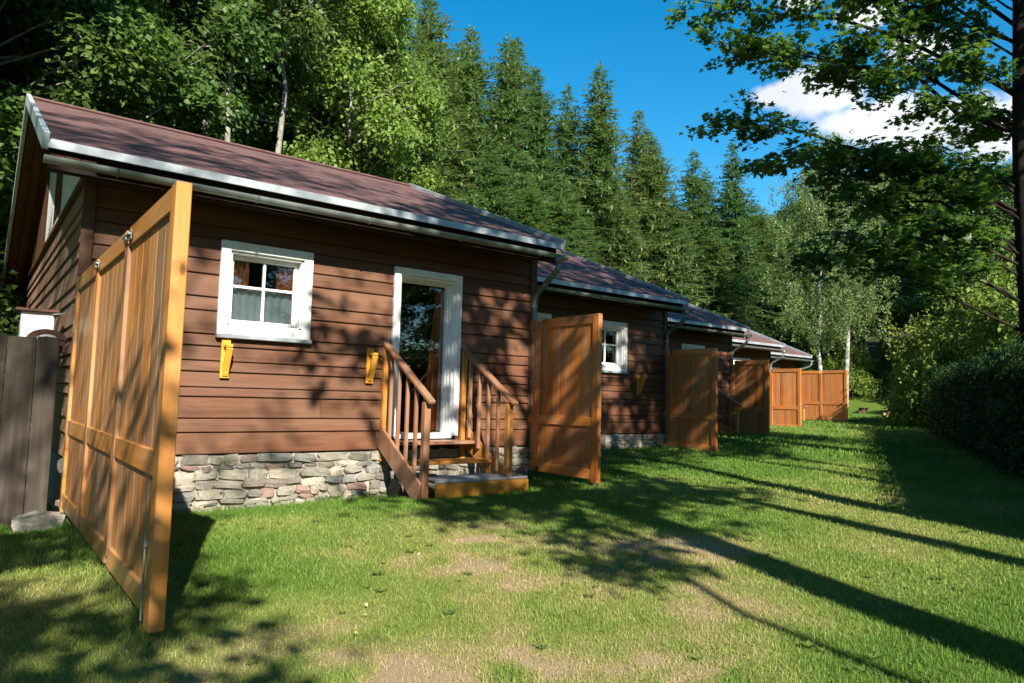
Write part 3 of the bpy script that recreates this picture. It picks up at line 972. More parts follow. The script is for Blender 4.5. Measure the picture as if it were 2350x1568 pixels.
# ------------------------------------------------------------------ picnic corner
def picnic(loc, rz, label):
    t_ = empty('picnic_table', loc, rz); tag(t_, label, 'picnic table')
    for k in range(5): MB().box(-.9, .9, -.38 + k * .153, -.38 + k * .153 + .145, .72, .76, .005).build('top_plank', M['darkwood'], t_)
    for s in (-1, 1):
        for k in range(2): MB().box(-.9, .9, s * .72 - .15 + k * .153, s * .72 - .005 + k * .153, .43, .47, .005).build('seat_plank', M['darkwood'], t_)
    for x in (-.65, .65):
        for s in (-1, 1): MB().beam((x, s * .62, 0), (x, s * .18, .72), .05, .10).build('leg', M['darkwood'], t_)
        MB().box(x + .03, x + .07, -.85, .85, .36, .429, .004).build('cross_beam', M['darkwood'], t_)
def bench(loc, rz, label, mat):
    t_ = empty('bench', loc, rz); tag(t_, label, 'bench')
    for k in range(2): MB().box(-.8, .8, -.17 + k * .175, k * .175, .40, .45, .005).build('seat_plank', mat, t_)
    for x in (-.6, .6): MB().box(x - .06, x + .06, -.15, .15, 0, .399, .005).build('leg', mat, t_)
gz = lambda x, y: float(ground_z(x, y))
picnic((36.6, 7.6, gz(36.6, 7.6)), .5, 'dark picnic table on the far lawn near the hedge end')
bench((36.0, 8.6, gz(36.0, 8.6)), .4, 'sunlit low bench in front of the far picnic table', M['benchwood'])
bench((39.0, 11.2, gz(39, 11.2)), .3, 'dark low bench at the foot of the grassy bank', M['darkwood'])

# ------------------------------------------------------------------ vegetation
def norm(a): return a / np.maximum(np.linalg.norm(a, axis=-1, keepdims=True), 1e-9)


def leaf_cards(P, N, A, L, W, fold=.25):
    """folded rhombic leaves: base P, axis A, normal N"""
    N = norm(N); A = norm(A - N * (A * N).sum(1, keepdims=True)); B = np.cross(N, A)
    L = np.broadcast_to(np.asarray(L, float), (len(P),))[:, None]; W = np.broadcast_to(np.asarray(W, float), (len(P),))[:, None]
    v = np.stack([P, P + A * L * .45 + B * W * .5 + N * W * fold, P + A * L * .45 - B * W * .5 + N * W * fold, P + A * L], 1).reshape(-1, 3)
    k = np.arange(len(P))[:, None] * 4
    f = np.concatenate([k + [0, 3, 1], k + [0, 2, 3]], 1).reshape(-1, 3)
    return v, f


def limb_pts(p0, p1, r, n=5, sag=0.0):
    p0, p1 = np.asarray(p0, float), np.asarray(p1, float)
    out = []
    for k in range(n + 1):
        t_ = k / n
        q = p0 + (p1 - p0) * t_
        q = q + r.normal(0, .075, 3) * np.linalg.norm(p1 - p0) * .35 * math.sin(t_ * math.pi)
        q[2] += sag * math.sin(t_ * math.pi)
        out.append(tuple(q))
    return out


def deciduous(seed, H, R, base, ncl, per, leaf, tr=.16, cr=1.15, flat=.65, lean=.3, top=1.0, sparse=False):
    r = np.random.RandomState(seed)
    m = MB()
    th = H * .86
    tp = [(0, 0, -.4)]
    dx, dy = r.normal(0, lean, 2)
    for k in range(1, 9):
        t_ = k / 8
        tp.append((dx * t_ + r.normal(0, .10), dy * t_ + r.normal(0, .10), th * t_))
    m.tube(tp, [tr * (1.15 - .98 * (k / 8) ** .8) for k in range(9)], 9)
    ta = np.array(tp)
    C = []
    for k in range(ncl):
        u = (k + .5) / ncl
        z = base * H + (H - base * H) * (u ** .85)
        q = (z - base * H) / (H - base * H)
        rr = R * max(.12, math.sin(math.pi * min(1, (q * .86 + .14)) ** .85)) ** .75 * top
        rad = rr * r.rand() ** .45
        an = k * 2.39996 + r.normal(0, .4)
        tz = np.interp(z, ta[:, 2], ta[:, 0]), np.interp(z, ta[:, 2], ta[:, 1])
        C.append((tz[0] + rad * math.cos(an), tz[1] + rad * math.sin(an), z + r.normal(0, .25), rad))
    P, N, A = [], [], []
    for cx, cy, cz, rad in C:
        zj = max(base * H * .75, min(cz - rad * .55, th * .97))
        jx, jy = np.interp(zj, ta[:, 2], ta[:, 0]), np.interp(zj, ta[:, 2], ta[:, 1])
        if rad > .5:
            pts = limb_pts((jx, jy, zj), (cx, cy, cz), r, 4, .15)
            r0 = tr * .36 * (1 - .5 * zj / H)
            m.tube(pts, [r0, r0 * .75, r0 * .55, r0 * .35, r0 * .15], 5, False)
            for e in range(2):
                m.tube(limb_pts(pts[2 + e], (cx + r.normal(0, cr * .6), cy + r.normal(0, cr * .6), cz + r.normal(0, .3)), r, 2), [r0 * .4, r0 * .25, .004], 4, False)
        n = int(per * r.uniform(.6, 1.4))
        sc = cr * r.uniform(.7, 1.25)
        q = r.normal(0, 1, (n, 3)); q = norm(q) * (r.rand(n, 1) ** .42) * sc; q[:, 2] *= flat
        # sprays: pull leaves towards a few twig lines
        tw = r.normal(0, 1, (7, 3)); tw[:, 2] *= .4; tw = norm(tw) * sc * .95
        pick = r.randint(0, 7, n); tt = r.rand(n, 1) ** .7
        q2 = tw[pick] * tt + r.normal(0, .13 * sc, (n, 3)); q2[:, 2] -= (tt[:, 0] ** 2) * .25 * sc
        sel = r.rand(n, 1) < .6
        q = np.where(sel, q2, q)
        p = q + np.array([cx, cy, cz])
        P.append(p)
        out = norm(q + np.array([cx, cy, 0]) * .25)
        N.append(norm(r.normal(0, .55, (n, 3)) + np.array([0, 0, .75]) + out * .55))
        A.append(norm(r.normal(0, .7, (n, 3)) + out * .8 + np.array([0, 0, -.45])))
    P, N, A = map(np.concatenate, (P, N, A))
    L = leaf * r.uniform(.65, 1.3, len(P))
    v, f = leaf_cards(P, N, A, L, L * .72, .16)
    return m, v, f


def spruce(seed, H, R, start=.06, dens=1.0):
    r = np.random.RandomState(seed)
    m = MB(); m.tube([(0, 0, -.4), (0, 0, H * .3), (.05, 0, H * .7), (0, 0, H)], [.20, .16, .08, .012], 8)
    P, N, A, Ls, Ws = [], [], [], [], []
    z = H * start
    while z < H - .15:
        q = z / H
        rr = R * (1 - q) ** .74 * (.55 + .45 * min(1, q / .16)) * (1 + .16 * math.sin(z * 2.1 + seed)) + .10
        nb = int(r.randint(7, 10) * dens) if q < .9 else 5
        a0 = r.rand() * 6.28
        for b in range(nb):
            an = a0 + b * 6.283 / nb + r.normal(0, .18)
            L = rr * r.uniform(.50, 1.22)
            up = .30 * (q - .35)
            n = max(4, int(L / .15))
            t_ = (np.arange(n) + r.rand(n) * .6) / n
            d = np.array([math.cos(an), math.sin(an), 0])
            side = np.array([-d[1], d[0], 0])
            zc = z + r.normal(0, .08) + L * (up * t_ - .55 * t_ ** 1.5 * (1 - q * .6) + .20 * t_ ** 4)
            base = d[None] * (L * t_)[:, None]; base[:, 2] = zc
            if L > .8:
                pts = [tuple(d * L * u + np.array([0, 0, z + L * (up * u - .55 * u ** 1.5 * (1 - q * .6) + .2 * u ** 4)])) for u in (0, .35, .7, 1)]
                m.tube(pts, [.035 * (1 - q) + .01, .022, .012, .003], 4, False)
            for sgn in (-1, 1):
                ln = (.24 + .34 * (1 - t_) * min(1.6, L)) * r.uniform(.7, 1.25, n)
                P.append(base); Ls.append(ln); Ws.append(ln * r.uniform(.20, .32, n))
                A.append(d * .75 + side * sgn * .85 + np.array([0, 0, -.38]) + r.normal(0, .16, (n, 3)))
                N.append(np.array([0, 0, 1.0]) + r.normal(0, .3, (n, 3)) + side * sgn * -.2)
            k = max(2, n // 2)                                   # hanging twigs
            pi = r.randint(0, n, k)
            ln = r.uniform(.18, .42, k) * min(1.2, .5 + L * .3)
            P.append(base[pi]); Ls.append(ln); Ws.append(ln * .32)
            A.append(np.array([0, 0, -1.0]) + d * .35 + r.normal(0, .22, (k, 3))); N.append(d + r.normal(0, .4, (k, 3)))
            P.append(base[-1:]); Ls.append(np.array([.34])); Ws.append(np.array([.12])); A.append((d + np.array([0, 0, .1]))[None]); N.append(np.array([[0, 0, 1.0]]))
        z += r.uniform(.30, .52) * (1.2 - .55 * q)
    for k in range(14):
        an = k * 2.4; P.append(np.array([[0, 0, H - .08 * (k % 5) - .02]])); Ls.append(np.array([.26])); Ws.append(np.array([.07]))
        A.append(np.array([[math.cos(an) * .5, math.sin(an) * .5, .7]])); N.append(np.array([[-math.sin(an), math.cos(an), .2]]))
    P = np.concatenate(P); N = np.concatenate(N); A = np.concatenate(A); Ls = np.concatenate(Ls); Ws = np.concatenate(Ws)
    v, f = leaf_cards(P, N, A, Ls, Ws, .12)
    return m, v, f


def birch(seed, H, R):
    r = np.random.RandomState(seed)
    m = MB()
    tp = [(r.normal(0, .06) * k, r.normal(0, .06) * k, H * .93 * k / 7 - (.4 if k == 0 else 0)) for k in range(8)]
    m.tube(tp, [.15 * (1 - .9 * k / 7) + .01 for k in range(8)], 9)
    ta = np.array(tp)
    P, N, A = [], [], []
    for k in range(120):
        u = (k + .5) / 120
        z = H * (.31 + .67 * u)
        rr = R * max(.1, math.sin(math.pi * (.16 + .80 * u)) ** .9)
        rad = rr * r.rand() ** .5; an = k * 2.4 + r.normal(0, .3)
        c = np.array([np.interp(z, ta[:, 2], ta[:, 0]) + rad * math.cos(an), np.interp(z, ta[:, 2], ta[:, 1]) + rad * math.sin(an), z])
        j = z - rad * .9
        if j > H * .2 and k % 3 == 0:
            m.tube(limb_pts((np.interp(j, ta[:, 2], ta[:, 0]), np.interp(j, ta[:, 2], ta[:, 1]), j), c, r, 3, .2), [.016, .011, .007, .003], 4, False)
        for s in range(6):
            st = c + r.normal(0, .38, 3) * np.array([1, 1, .5])
            ln = r.uniform(.6, 1.9) * (.75 + .5 * u if u < .4 else 1.1 - .4 * u)
            n = int(34 * ln)
            t_ = r.rand(n, 1)
            p = st + np.concatenate([r.normal(0, .09, (n, 2)), -t_ * ln], 1)
            P.append(p); N.append(r.normal(0, 1, (n, 3)) + np.array([0, 0, .3])); A.append(r.normal(0, .5, (n, 3)) + np.array([0, 0, -.9]))
    P, N, A = map(np.concatenate, (P, N, A))
    L = .13 * r.uniform(.7, 1.3, len(P))
    v, f = leaf_cards(P, N, A, L, L * .7, .15)
    return m, v, f


def shrub(seed, H, R, ncl, per, leaf):
    r = np.random.RandomState(seed)
    m = MB(); P, N, A = [], [], []
    for k in range(ncl):
        an = r.rand() * 6.283; u = r.rand()
        rad = R * r.rand() ** .5
        z = H * (.12 + .88 * (1 - (rad / R) ** 2.2) * r.uniform(.35, 1.0) ** .6)
        c = np.array([rad * math.cos(an), rad * math.sin(an), z])
        m.tube(limb_pts((r.normal(0, .15), r.normal(0, .15), -.1), c, r, 3, .1), [.028, .02, .012, .004], 4, False)
        sc = R * .30 * r.uniform(.6, 1.2)
        n = int(per * r.uniform(.6, 1.4))
        q = norm(r.normal(0, 1, (n, 3))) * (r.rand(n, 1) ** .5) * sc
        tw = norm(r.normal(0, 1, (6, 3)) + np.array([0, 0, .25])) * sc * 1.15
        pick = r.randint(0, 6, n); tt = r.rand(n, 1) ** .7
        q = np.where(r.rand(n, 1) < .6, tw[pick] * tt + r.normal(0, .12 * sc, (n, 3)), q)
        P.append(c + q); N.append(r.normal(0, .55, (n, 3)) + np.array([0, 0, .7]) + norm(q) * .5); A.append(r.normal(0, .6, (n, 3)) + norm(q) + np.array([0, 0, -.15]))
    P, N, A = map(np.concatenate, (P, N, A))
    P[:, 2] = np.maximum(P[:, 2], .03)
    L = leaf * r.uniform(.65, 1.3, len(P))
    v, f = leaf_cards(P, N, A, L, L * .6, .16)
    return m, v, f


def proto(gen, bark, leaf):
    m, v, f = gen
    return m.mesh('trunk', M[bark], True), mesh_np('crown', v, f, M[leaf])


def plant(pr, name, loc, sc, rz, label, cat, group, parts=('trunk', 'crown')):
    o = empty(name, loc, rz)
    o.scale = sc if hasattr(sc, '__len__') else (sc, sc, sc)
    tag(o, label, cat, group)
    put(parts[0], pr[0], None, o); put(parts[1], pr[1], None, o)
    return o


def recolor(pr, leaf, bark=None):
    a = pr[0]; b = pr[1].copy(); b.materials.clear(); b.materials.append(M[leaf])
    if bark:
        a = a.copy(); a.materials.clear(); a.materials.append(M[bark])
    return a, b


SP = [proto(spruce(21 + k, 19.0, 4.2 + .5 * (k % 3), (.05, .08, .14, .04)[k]), 'barkspruce', 'needle') for k in range(4)]
DC = [proto(deciduous(61 + k, 16.0, 3.6 + .3 * k, (.28, .34, .24, .30)[k], 64, 620, .175, .17), 'barkgrey', 'leafA' if k % 2 == 0 else 'leafB') for k in range(4)]
BI = [proto(birch(90 + k, 17.5, 3.3), 'barkbirch', 'leafbirch') for k in range(2)]
SH = [proto(shrub(120 + k, 2.6, 1.8, 38, 420, .10), 'bark', ('leafolive', 'leafB', 'leafbright')[k]) for k in range(3)]
SHA = recolor(SH[1], 'leafA')
DCT = [proto(deciduous(71 + k, 17.0, 3.3, .60, 40, 420, .165, .17, 1.0, lean=.7), 'barkgrey', 'leafB') for k in range(2)]
DCO = recolor(DC[1], 'leafolive')
DCB = recolor(DC[2], 'leafbright')

# skyline spruces: x, y, base z, height
ordinal = ['first', 'second', 'third', 'fourth', 'fifth', 'sixth', 'seventh', 'eighth', 'ninth', 'tenth', 'eleventh', 'twelfth', 'thirteenth', 'fourteenth', 'fifteenth']
sky_sp = [(15.4, 22.7, 17.0), (17.9, 23.6, 18.9), (23.7, 29.5, 18.3), (21.0, 24.1, 18.3), (22.7, 22.9, 18.8), (26.7, 27.3, 20.3), (26.5, 25.0, 18.4), (29.3, 25.2, 18.7),
          (29.4, 22.4, 20.5), (37.0, 26.1, 20.1), (34.7, 22.6, 17.7), (44.2, 26.8, 18.6), (49.6, 29.6, 17.4), (45.9, 24.4, 18.8), (50.3, 25.2, 13.9)]
rt = random.Random(77)
for k, (x, y, H) in enumerate(sky_sp):
    s = H / 19.0
    w = rt.uniform(1.0, 1.32) * (1.0 if H > 16 else 1.2)
    plant(SP[k % 4], 'spruce_tree', (x, y, gz(x, y) - .1), (w, w, s), rt.uniform(0, 6.28), f'tall spruce on the slope, {ordinal[k]} treetop from the left along the skyline', 'tree', 'spruces behind the cabins')
for k, (x, y, H) in enumerate([(17.4, 16.8, 11.4), (19.9, 17.6, 10.8), (22.5, 17.9, 11.8), (29.0, 19.9, 12.8), (35.5, 21.6, 14.1), (41.9, 23.1, 12.1), (25.6, 20.0, 11.0), (32.4, 24.5, 15.0),
                               (20.0, 27.5, 17.0), (24.5, 33.0, 18.5), (33.0, 33.0, 19.0), (40.0, 33.0, 19.0), (47.0, 34.0, 19.0), (14.0, 29.5, 17.5)]):
    s = H / 19.0; w = max(s, .8) * rt.uniform(1.05, 1.35)
    plant(SP[(k + 1) % 4], 'spruce_tree', (x, y, gz(x, y) - .1), (w, w, s), rt.uniform(0, 6.28), 'dense spruce filling the ranks among the tall skyline spruces', 'tree', 'filling spruces on the slope')

# broadleaved wood behind the nearest roof
dec_named = [(4.8, 13.9, 17, 'pale-trunked broadleaf, leftmost of the trunks rising behind the near roof'), (5.9, 15.2, 18, 'thin pale-trunked broadleaf close beside the leftmost trunk behind the roof'),
             (5.25, 11.9, 16, 'forked grey-trunked broadleaf behind the middle of the near roof'), (7.1, 12.4, 17, 'slim upright broadleaf, rightmost trunk behind the near roof'),
             (10.3, 15.0, 17, 'bright green broadleaf at the edge of the wood beside the first spruce')]
for k, (x, y, H, lb) in enumerate(dec_named):
    s = H / 16
    pr = (DCT[0], DCT[1], DCT[1], DCT[0], DCB)[k]
    plant(pr, 'broadleaf_tree', (x, y, gz(x, y) - .1), (s * .8, s * .8, s), 1.3 * k + .4, lb, 'tree', 'broadleaved trees behind the near cabin')
for k, (x, y, H) in enumerate([(-.2, 9.4, 14), (.6, 13.4, 16), (1.7, 17.3, 17), (1.5, 11.6, 15), (4.3, 19.1, 18), (8.6, 20.1, 17), (9.6, 18.0, 16), (11.8, 20.6, 17), (6.6, 25.8, 17),
                               (2.5, 25.3, 17), (11.6, 26.3, 17), (.6, 22.4, 17), (-2.0, 15.5, 17), (-3.4, 10.5, 16), (2.4, 15.8, 17), (12.6, 17.9, 12.5), (7.0, 19.4, 17)]):
    s = H / 16
    plant(DC[k % 4], 'broadleaf_tree', (x, y, gz(x, y) - .1), (s * 1.02, s * 1.02, s), rt.uniform(0, 6.28), 'leafy broadleaf in the dense dark wood behind the near roof', 'tree', 'filling broadleaved trees behind the near cabin')
# far end of the valley
for k, (x, y, H, pr, lb) in enumerate([(56.1, 27.2, 13.1, DC[0], 'round broadleaf in the gap between the last spruce and the birch'), (60.8, 27.2, 14.8, DC[1], 'broadleaf just left of and behind the birches'),
                                       (54.6, 17.2, 15.2, DCO, 'olive green tree directly right of and behind the birches'), (51.7, 13.8, 13.1, DC[0], 'dark green tree behind the maple twigs, right of the birches'),
                                       (56.3, 13.2, 13.8, DC[2], 'tree far behind the maple foliage at the valley end'), (47.5, 8.1, 13.9, DC[3], 'tree beyond the hedge end, behind the lower maple foliage'),
                                       (46.1, 5.9, 14.0, DC[0], 'tree beyond the hedge next to the maple trunk in the distance'), (56.0, 19.5, 9.8, DC[2], 'low broadleaf behind the birch trunks')]):
    s = H / 16
    plant(pr, 'broadleaf_tree', (x, y, gz(x, y) - .1), (s * 1.25, s * 1.25, s), rt.uniform(0, 6.28), lb, 'tree', 'trees at the far end of the lawn')
for k, (x, y, H) in enumerate([(60, 33, 14), (66, 24, 14), (64, 18, 14), (62, 11, 14), (58, 5, 14), (54, 1, 14), (50, -3, 13), (70, 30, 16), (44, 1.5, 12), (40, -2.5, 11), (35, -4, 10), (51, 21.5, 8), (48.5, 18.5, 7)]):
    s = H / 16
    plant(DC[k % 4], 'broadleaf_tree', (x, y, gz(x, y) - .1), (s * 1.3, s * 1.3, s), rt.uniform(0, 6.28), 'leafy tree in the dark belt of wood closing the valley', 'tree', 'belt of trees closing the valley')
plant(BI[0], 'birch_tree', (41.0, 13.2, gz(41, 13.2) - .1), (1, 1, 1.0), .5, 'tall drooping birch, right of the two white trunks above the last screen', 'tree', 'birches by the last screen')
plant(BI[1], 'birch_tree', (39.5, 13.9, gz(39.5, 13.9) - .1), (.9, .9, .86), 2.1, 'smaller drooping birch, left of the two white trunks above the last screen', 'tree', 'birches by the last screen')
# shrubs
sh = [(9.8, 11.0, 1.15, SH[0]), (11.0, 12.3, 1.5, SH[0]), (12.6, 13.0, 1.4, SH[0]), (14.0, 13.6, 1.3, SH[0]), (12.8, 11.2, .9, SH[1]), (15.6, 13.6, 1.1, SH[1]), (17.2, 14.3, 1.1, SH[2]), (19.4, 14.6, 1.0, SH[1]),
      (21.5, 15.2, 1.2, SH[2]), (23.6, 16.4, 1.1, SH[0]), (25.4, 17.2, 1.2, SH[2]), (27.4, 17.6, 1.1, SH[1]), (29.5, 17.8, 1.3, SH[2]), (31.8, 18.4, 1.2, SH[0]), (34.0, 18.9, 1.2, SH[1]), (36.4, 19.6, 1.3, SH[2]),
      (39.0, 20.2, 1.2, SH[1]), (41.4, 20.6, 1.2, SH[0]), (7.2, 10.3, 1.0, SHA), (4.0, 10.2, 1.3, SHA), (2.2, 9.8, 1.2, SHA), (.3, 8.2, 1.3, SHA), (-1.2, 7.0, 1.4, SHA), (-.6, 4.4, 1.0, SHA), (-.2, 11.0, 1.6, SHA),
      (8.6, 12.6, 1.3, SHA), (6.3, 13.0, 1.4, SHA), (3.4, 12.4, 1.5, SHA), (10.2, 13.4, 1.5, SHA), (1.0, 15.0, 1.6, SHA), (13.4, 15.4, 1.7, SH[0]), (15.4, 16.6, 1.6, SHA)]
for x, y, s, pr in sh:
    lab = 'olive grey-green shrub on the slope just above the roofs' if pr is SH[0] else 'dark shrub in the undergrowth behind the near roof' if pr is SHA else 'bright green shrub on the slope above the far roofs' if pr is SH[2] else 'mid green shrub on the slope behind the cabins'
    plant(pr, 'shrub', (x, y, gz(x, y) - .05), (s, s, s), rt.uniform(0, 6.28), lab, 'shrub', lab, ('stems', 'foliage'))
for k, (x, y, s, lb) in enumerate([(29.0, 2.6, 1.35, 'bright sunlit bush at the far end of the dark hedge'), (27.6, .2, 1.6, 'tallest sunlit bush rising above the middle of the dark hedge'), (26.4, -2.2, 1.65, 'sunlit bush above the hedge, just left of the maple trunk'),
                                   (22.4, -2.8, 1.3, 'sunlit bush behind the hedge at the foot of the maple'), (38.5, 5.8, .9, 'rounded bush by the far picnic table'), (45.2, 15.2, 1.1, 'leafy bush right of the birch trunks'), (43.2, 17.2, 1.0, 'leafy bush left of the birch trunks'),
                                   (32.5, 3.4, 1.25, 'sunlit bush between the hedge end and the picnic table'), (48.0, 13.0, 1.2, 'dark bush on top of the grassy bank')]):
    plant(SH[2] if k not in (6, 8) else SH[1], 'bush', (x, y, gz(x, y) - .05), (s, s, s * (1.45 if k < 4 else 1.25 if k == 7 else 1.1)), rt.uniform(0, 6.28), lb, 'bush', 'bushes along the right side', ('stems', 'foliage'))

# hedge
def hedge(p, q, H, T, n, seed):
    r = np.random.RandomState(seed)
    p, q = np.array(p, float), np.array(q, float)
    d = q - p; L = np.linalg.norm(d); d /= L; nrm = np.array([-d[1], d[0]])
    u = r.rand(n) * L
    face = r.choice(4, n, p=[.42, .28, .25, .05])
    hz = H + .16 * (fbm(u * .6, u * 0 + 3.3, 3) - .5) * 2
    side = np.where(face == 0, 1.0, np.where(face == 1, -1.0, r.uniform(-1, 1, n)))
    bul = .12 * (fbm(u * .9, np.where(face == 0, 1.7, 8.1) + r.rand(n) * 0, 3) - .5) * 2
    z = np.where(face == 2, hz, r.rand(n) ** .85 * hz)
    z = np.where(face == 3, r.rand(n) * hz, z)
    off = side * (T / 2 + bul + r.normal(0, .09, n)) * (1 - .12 * (z / H))
    xy = p[None] + d[None] * u[:, None] + nrm[None] * off[:, None]
    zz = ground_z(xy[:, 0], xy[:, 1]) + z + r.normal(0, .07, n)
    P = np.column_stack([xy, zz])
    out = np.column_stack([nrm[0] * side, nrm[1] * side, np.where(face == 2, 1.4, .25)])
    v, f = leaf_cards(P, out + r.normal(0, .5, (n, 3)), r.normal(0, .7, (n, 3)) + np.array([0, 0, .3]), .085 * r.uniform(.6, 1.4, n), .055 * r.uniform(.7, 1.3, n))
    o = empty('hedge', (p[0], p[1], gz(p[0], p[1]))); tag(o, 'dark clipped hedge along the right side of the lawn', 'hedge')
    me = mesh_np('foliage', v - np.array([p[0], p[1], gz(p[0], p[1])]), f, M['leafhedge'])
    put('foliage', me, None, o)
    m = MB()
    for k in range(int(L / .45)):
        b = p + d * (k * .45 + r.uniform(0, .3)); g = gz(b[0], b[1])
        for e in range(3):
            m.tube([(b[0] - p[0], b[1] - p[1], g - gz(p[0], p[1]) - .1), (b[0] - p[0] + r.normal(0, .25), b[1] - p[1] + r.normal(0, .25), g - gz(p[0], p[1]) + H * .8)], [.02, .006], 4, False)
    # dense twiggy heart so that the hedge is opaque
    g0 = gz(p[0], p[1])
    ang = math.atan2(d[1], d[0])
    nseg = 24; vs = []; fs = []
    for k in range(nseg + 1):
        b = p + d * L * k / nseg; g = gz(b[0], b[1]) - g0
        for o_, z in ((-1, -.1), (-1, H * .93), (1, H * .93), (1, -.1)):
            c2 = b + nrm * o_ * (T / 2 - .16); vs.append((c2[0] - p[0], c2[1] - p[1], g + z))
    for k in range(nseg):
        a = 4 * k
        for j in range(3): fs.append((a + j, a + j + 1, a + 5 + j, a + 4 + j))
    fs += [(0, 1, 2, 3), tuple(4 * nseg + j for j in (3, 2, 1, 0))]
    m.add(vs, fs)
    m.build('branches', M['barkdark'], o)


hedge((6.9, -7.3), (22.6, .5), 1.8, 1.4, 46000, 5)

# ------------------------------------------------------------------ maple at the right
def maple_leaf():
    pts = []
    prof = [(-90, .10), (-62, .50), (-40, .30), (-14, .78), (4, .40), (32, .80), (52, .50), (90, 1.0), (128, .50), (148, .80), (176, .40), (194, .78), (220, .30), (242, .50)]
    for a, r in prof:
        t_ = math.radians(a); pts.append((r * math.cos(t_), r * math.sin(t_) + .12, -.10 * r * r + .05 * math.cos(3 * t_)))
    return np.array([(0, .05, .06)] + pts), np.array([(0, k + 1, (k + 1) % len(prof) + 1) for k in range(len(prof))])


LEAFV, LEAFF = maple_leaf()
leaf_me = mesh_np('leaf', LEAFV, LEAFF, M['leafmaple'])


def lobed(P, N, A, S):
    N = norm(N); A = norm(A - N * (A * N).sum(1, keepdims=True)); B = np.cross(A, N)
    V = P[:, None] + (B[:, None] * LEAFV[None, :, 0:1] + A[:, None] * LEAFV[None, :, 1:2] + N[:, None] * LEAFV[None, :, 2:3]) * S[:, None, None]
    k = np.arange(len(P))[:, None, None] * len(LEAFV)
    return V.reshape(-1, 3), (LEAFF[None] + k).reshape(-1, 3), (B, A, N)


def maple(base, H, targets, label, seed, individual=300, leaves=450, size=.085, extra=10, ang=(-2.6, .8)):
    r = np.random.RandomState(seed)
    base = np.array(base, float)
    o = empty('maple_tree', tuple(base)); tag(o, label, 'tree', None)
    m = MB()
    tp = [(0, 0, -.4), (.02, .0, 1.5), (-.03, .05, 3.2), (.05, .1, 5.2), (0, .05, 7.5), (.1, 0, 10), (0, 0, H)]
    m.tube(tp, [.27, .225, .20, .175, .14, .09, .02], 12)
    ta = np.array(tp)
    P, N, A = [], [], []
    T = [np.array(t_, float) - base for t_ in targets]
    for k in range(extra):
        an = r.uniform(*ang); z = r.uniform(4.5, H + .5); rad = r.uniform(1.5, 3.8) * (1.2 - .6 * z / H)
        T.append(np.array([rad * math.cos(an), rad * math.sin(an), z]))
    for tip in T:
        L = np.linalg.norm(tip[:2])
        zj = min(max(1.8, tip[2] - L * .42), H * .9)
        j = np.array([np.interp(zj, ta[:, 2], ta[:, 0]), np.interp(zj, ta[:, 2], ta[:, 1]), zj])
        pts = [np.array(q) for q in limb_pts(j, tip, r, 6, .22 * L * .3)]
        r0 = .010 + .0048 * L
        m.tube([tuple(q) for q in pts], [r0 * (1 - .9 * k / 6) + .003 for k in range(7)], 6, False)
        nsub = int(6 + L * 2.6)
        for e in range(nsub):
            t_ = r.uniform(.28, 1.0); q = t_ * 6; i0 = min(5, int(q)); s = pts[i0] + (pts[i0 + 1] - pts[i0]) * (q - i0)
            d = norm((pts[i0 + 1] - pts[i0])[None])[0]
            sd = np.cross(d, [0, 0, 1]); sd = sd / max(np.linalg.norm(sd), .01)
            ln = r.uniform(.5, 1.25) * (1.15 - .5 * t_) * min(1.2, .5 + L * .14)
            e1 = s + (d * r.uniform(.3, .9) + sd * r.choice([-1, 1]) * r.uniform(.4, 1.0) + np.array([0, 0, r.uniform(-.35, .12)])) * ln
            m.tube([tuple(s), tuple((s + e1) / 2 + np.array([0, 0, .05])), tuple(e1)], [.009, .006, .002], 4, False)
            n = int(leaves / 9 * r.uniform(.6, 1.3))
            tt = r.rand(n, 1) ** .75
            p = s + (e1 - s) * tt + r.normal(0, .11, (n, 3)) * np.array([1, 1, .55])
            p[:, 2] -= .05
            P.append(p)
            N.append(np.array([0, 0, .9]) + r.normal(0, .38, (n, 3)))
            A.append((e1 - s)[None] * .6 + r.normal(0, .5, (n, 3)) + np.array([0, 0, -.30]))
    m.build('trunk', M['barkdark'], o, True)
    P, N, A = map(np.concatenate, (P, N, A))
    S = size * r.uniform(.65, 1.35, len(P))
    if individual:
        rel = P + base - np.array(CAM)
        dist = np.linalg.norm(rel, axis=1)
        c = rel @ np.array(fwd); px = rel @ np.array(r2) / c; py = rel @ np.array(u2) / c
        vis = (c > 0) & (np.abs(px) < .70) & (np.abs(py) < .47)
        score = np.where(vis, S / dist, 0)
        idx = np.argsort(-score)[:individual]
        rest = np.setdiff1d(np.arange(len(P)), idx)
    else:
        idx = []; rest = np.arange(len(P))
    v, f, _ = lobed(P[rest], N[rest], A[rest], S[rest])
    cr = put('leaves', mesh_np('leaves', v, f, M['leafmaple']), None, o); tag(cr, kind='stuff')
    if len(idx):
        _, _, (B, A2, N2) = lobed(P[idx], N[idx], A[idx], S[idx])
        for k, i in enumerate(idx):
            q = bpy.data.objects.new('leaf', leaf_me); COL.objects.link(q); q.parent = o
            s = float(S[i])
            q.matrix_local = Matrix(((B[k][0] * s, A2[k][0] * s, N2[k][0] * s, P[i][0]), (B[k][1] * s, A2[k][1] * s, N2[k][1] * s, P[i][1]),
                                     (B[k][2] * s, A2[k][2] * s, N2[k][2] * s, P[i][2]), (0, 0, 0, 1)))
    return o


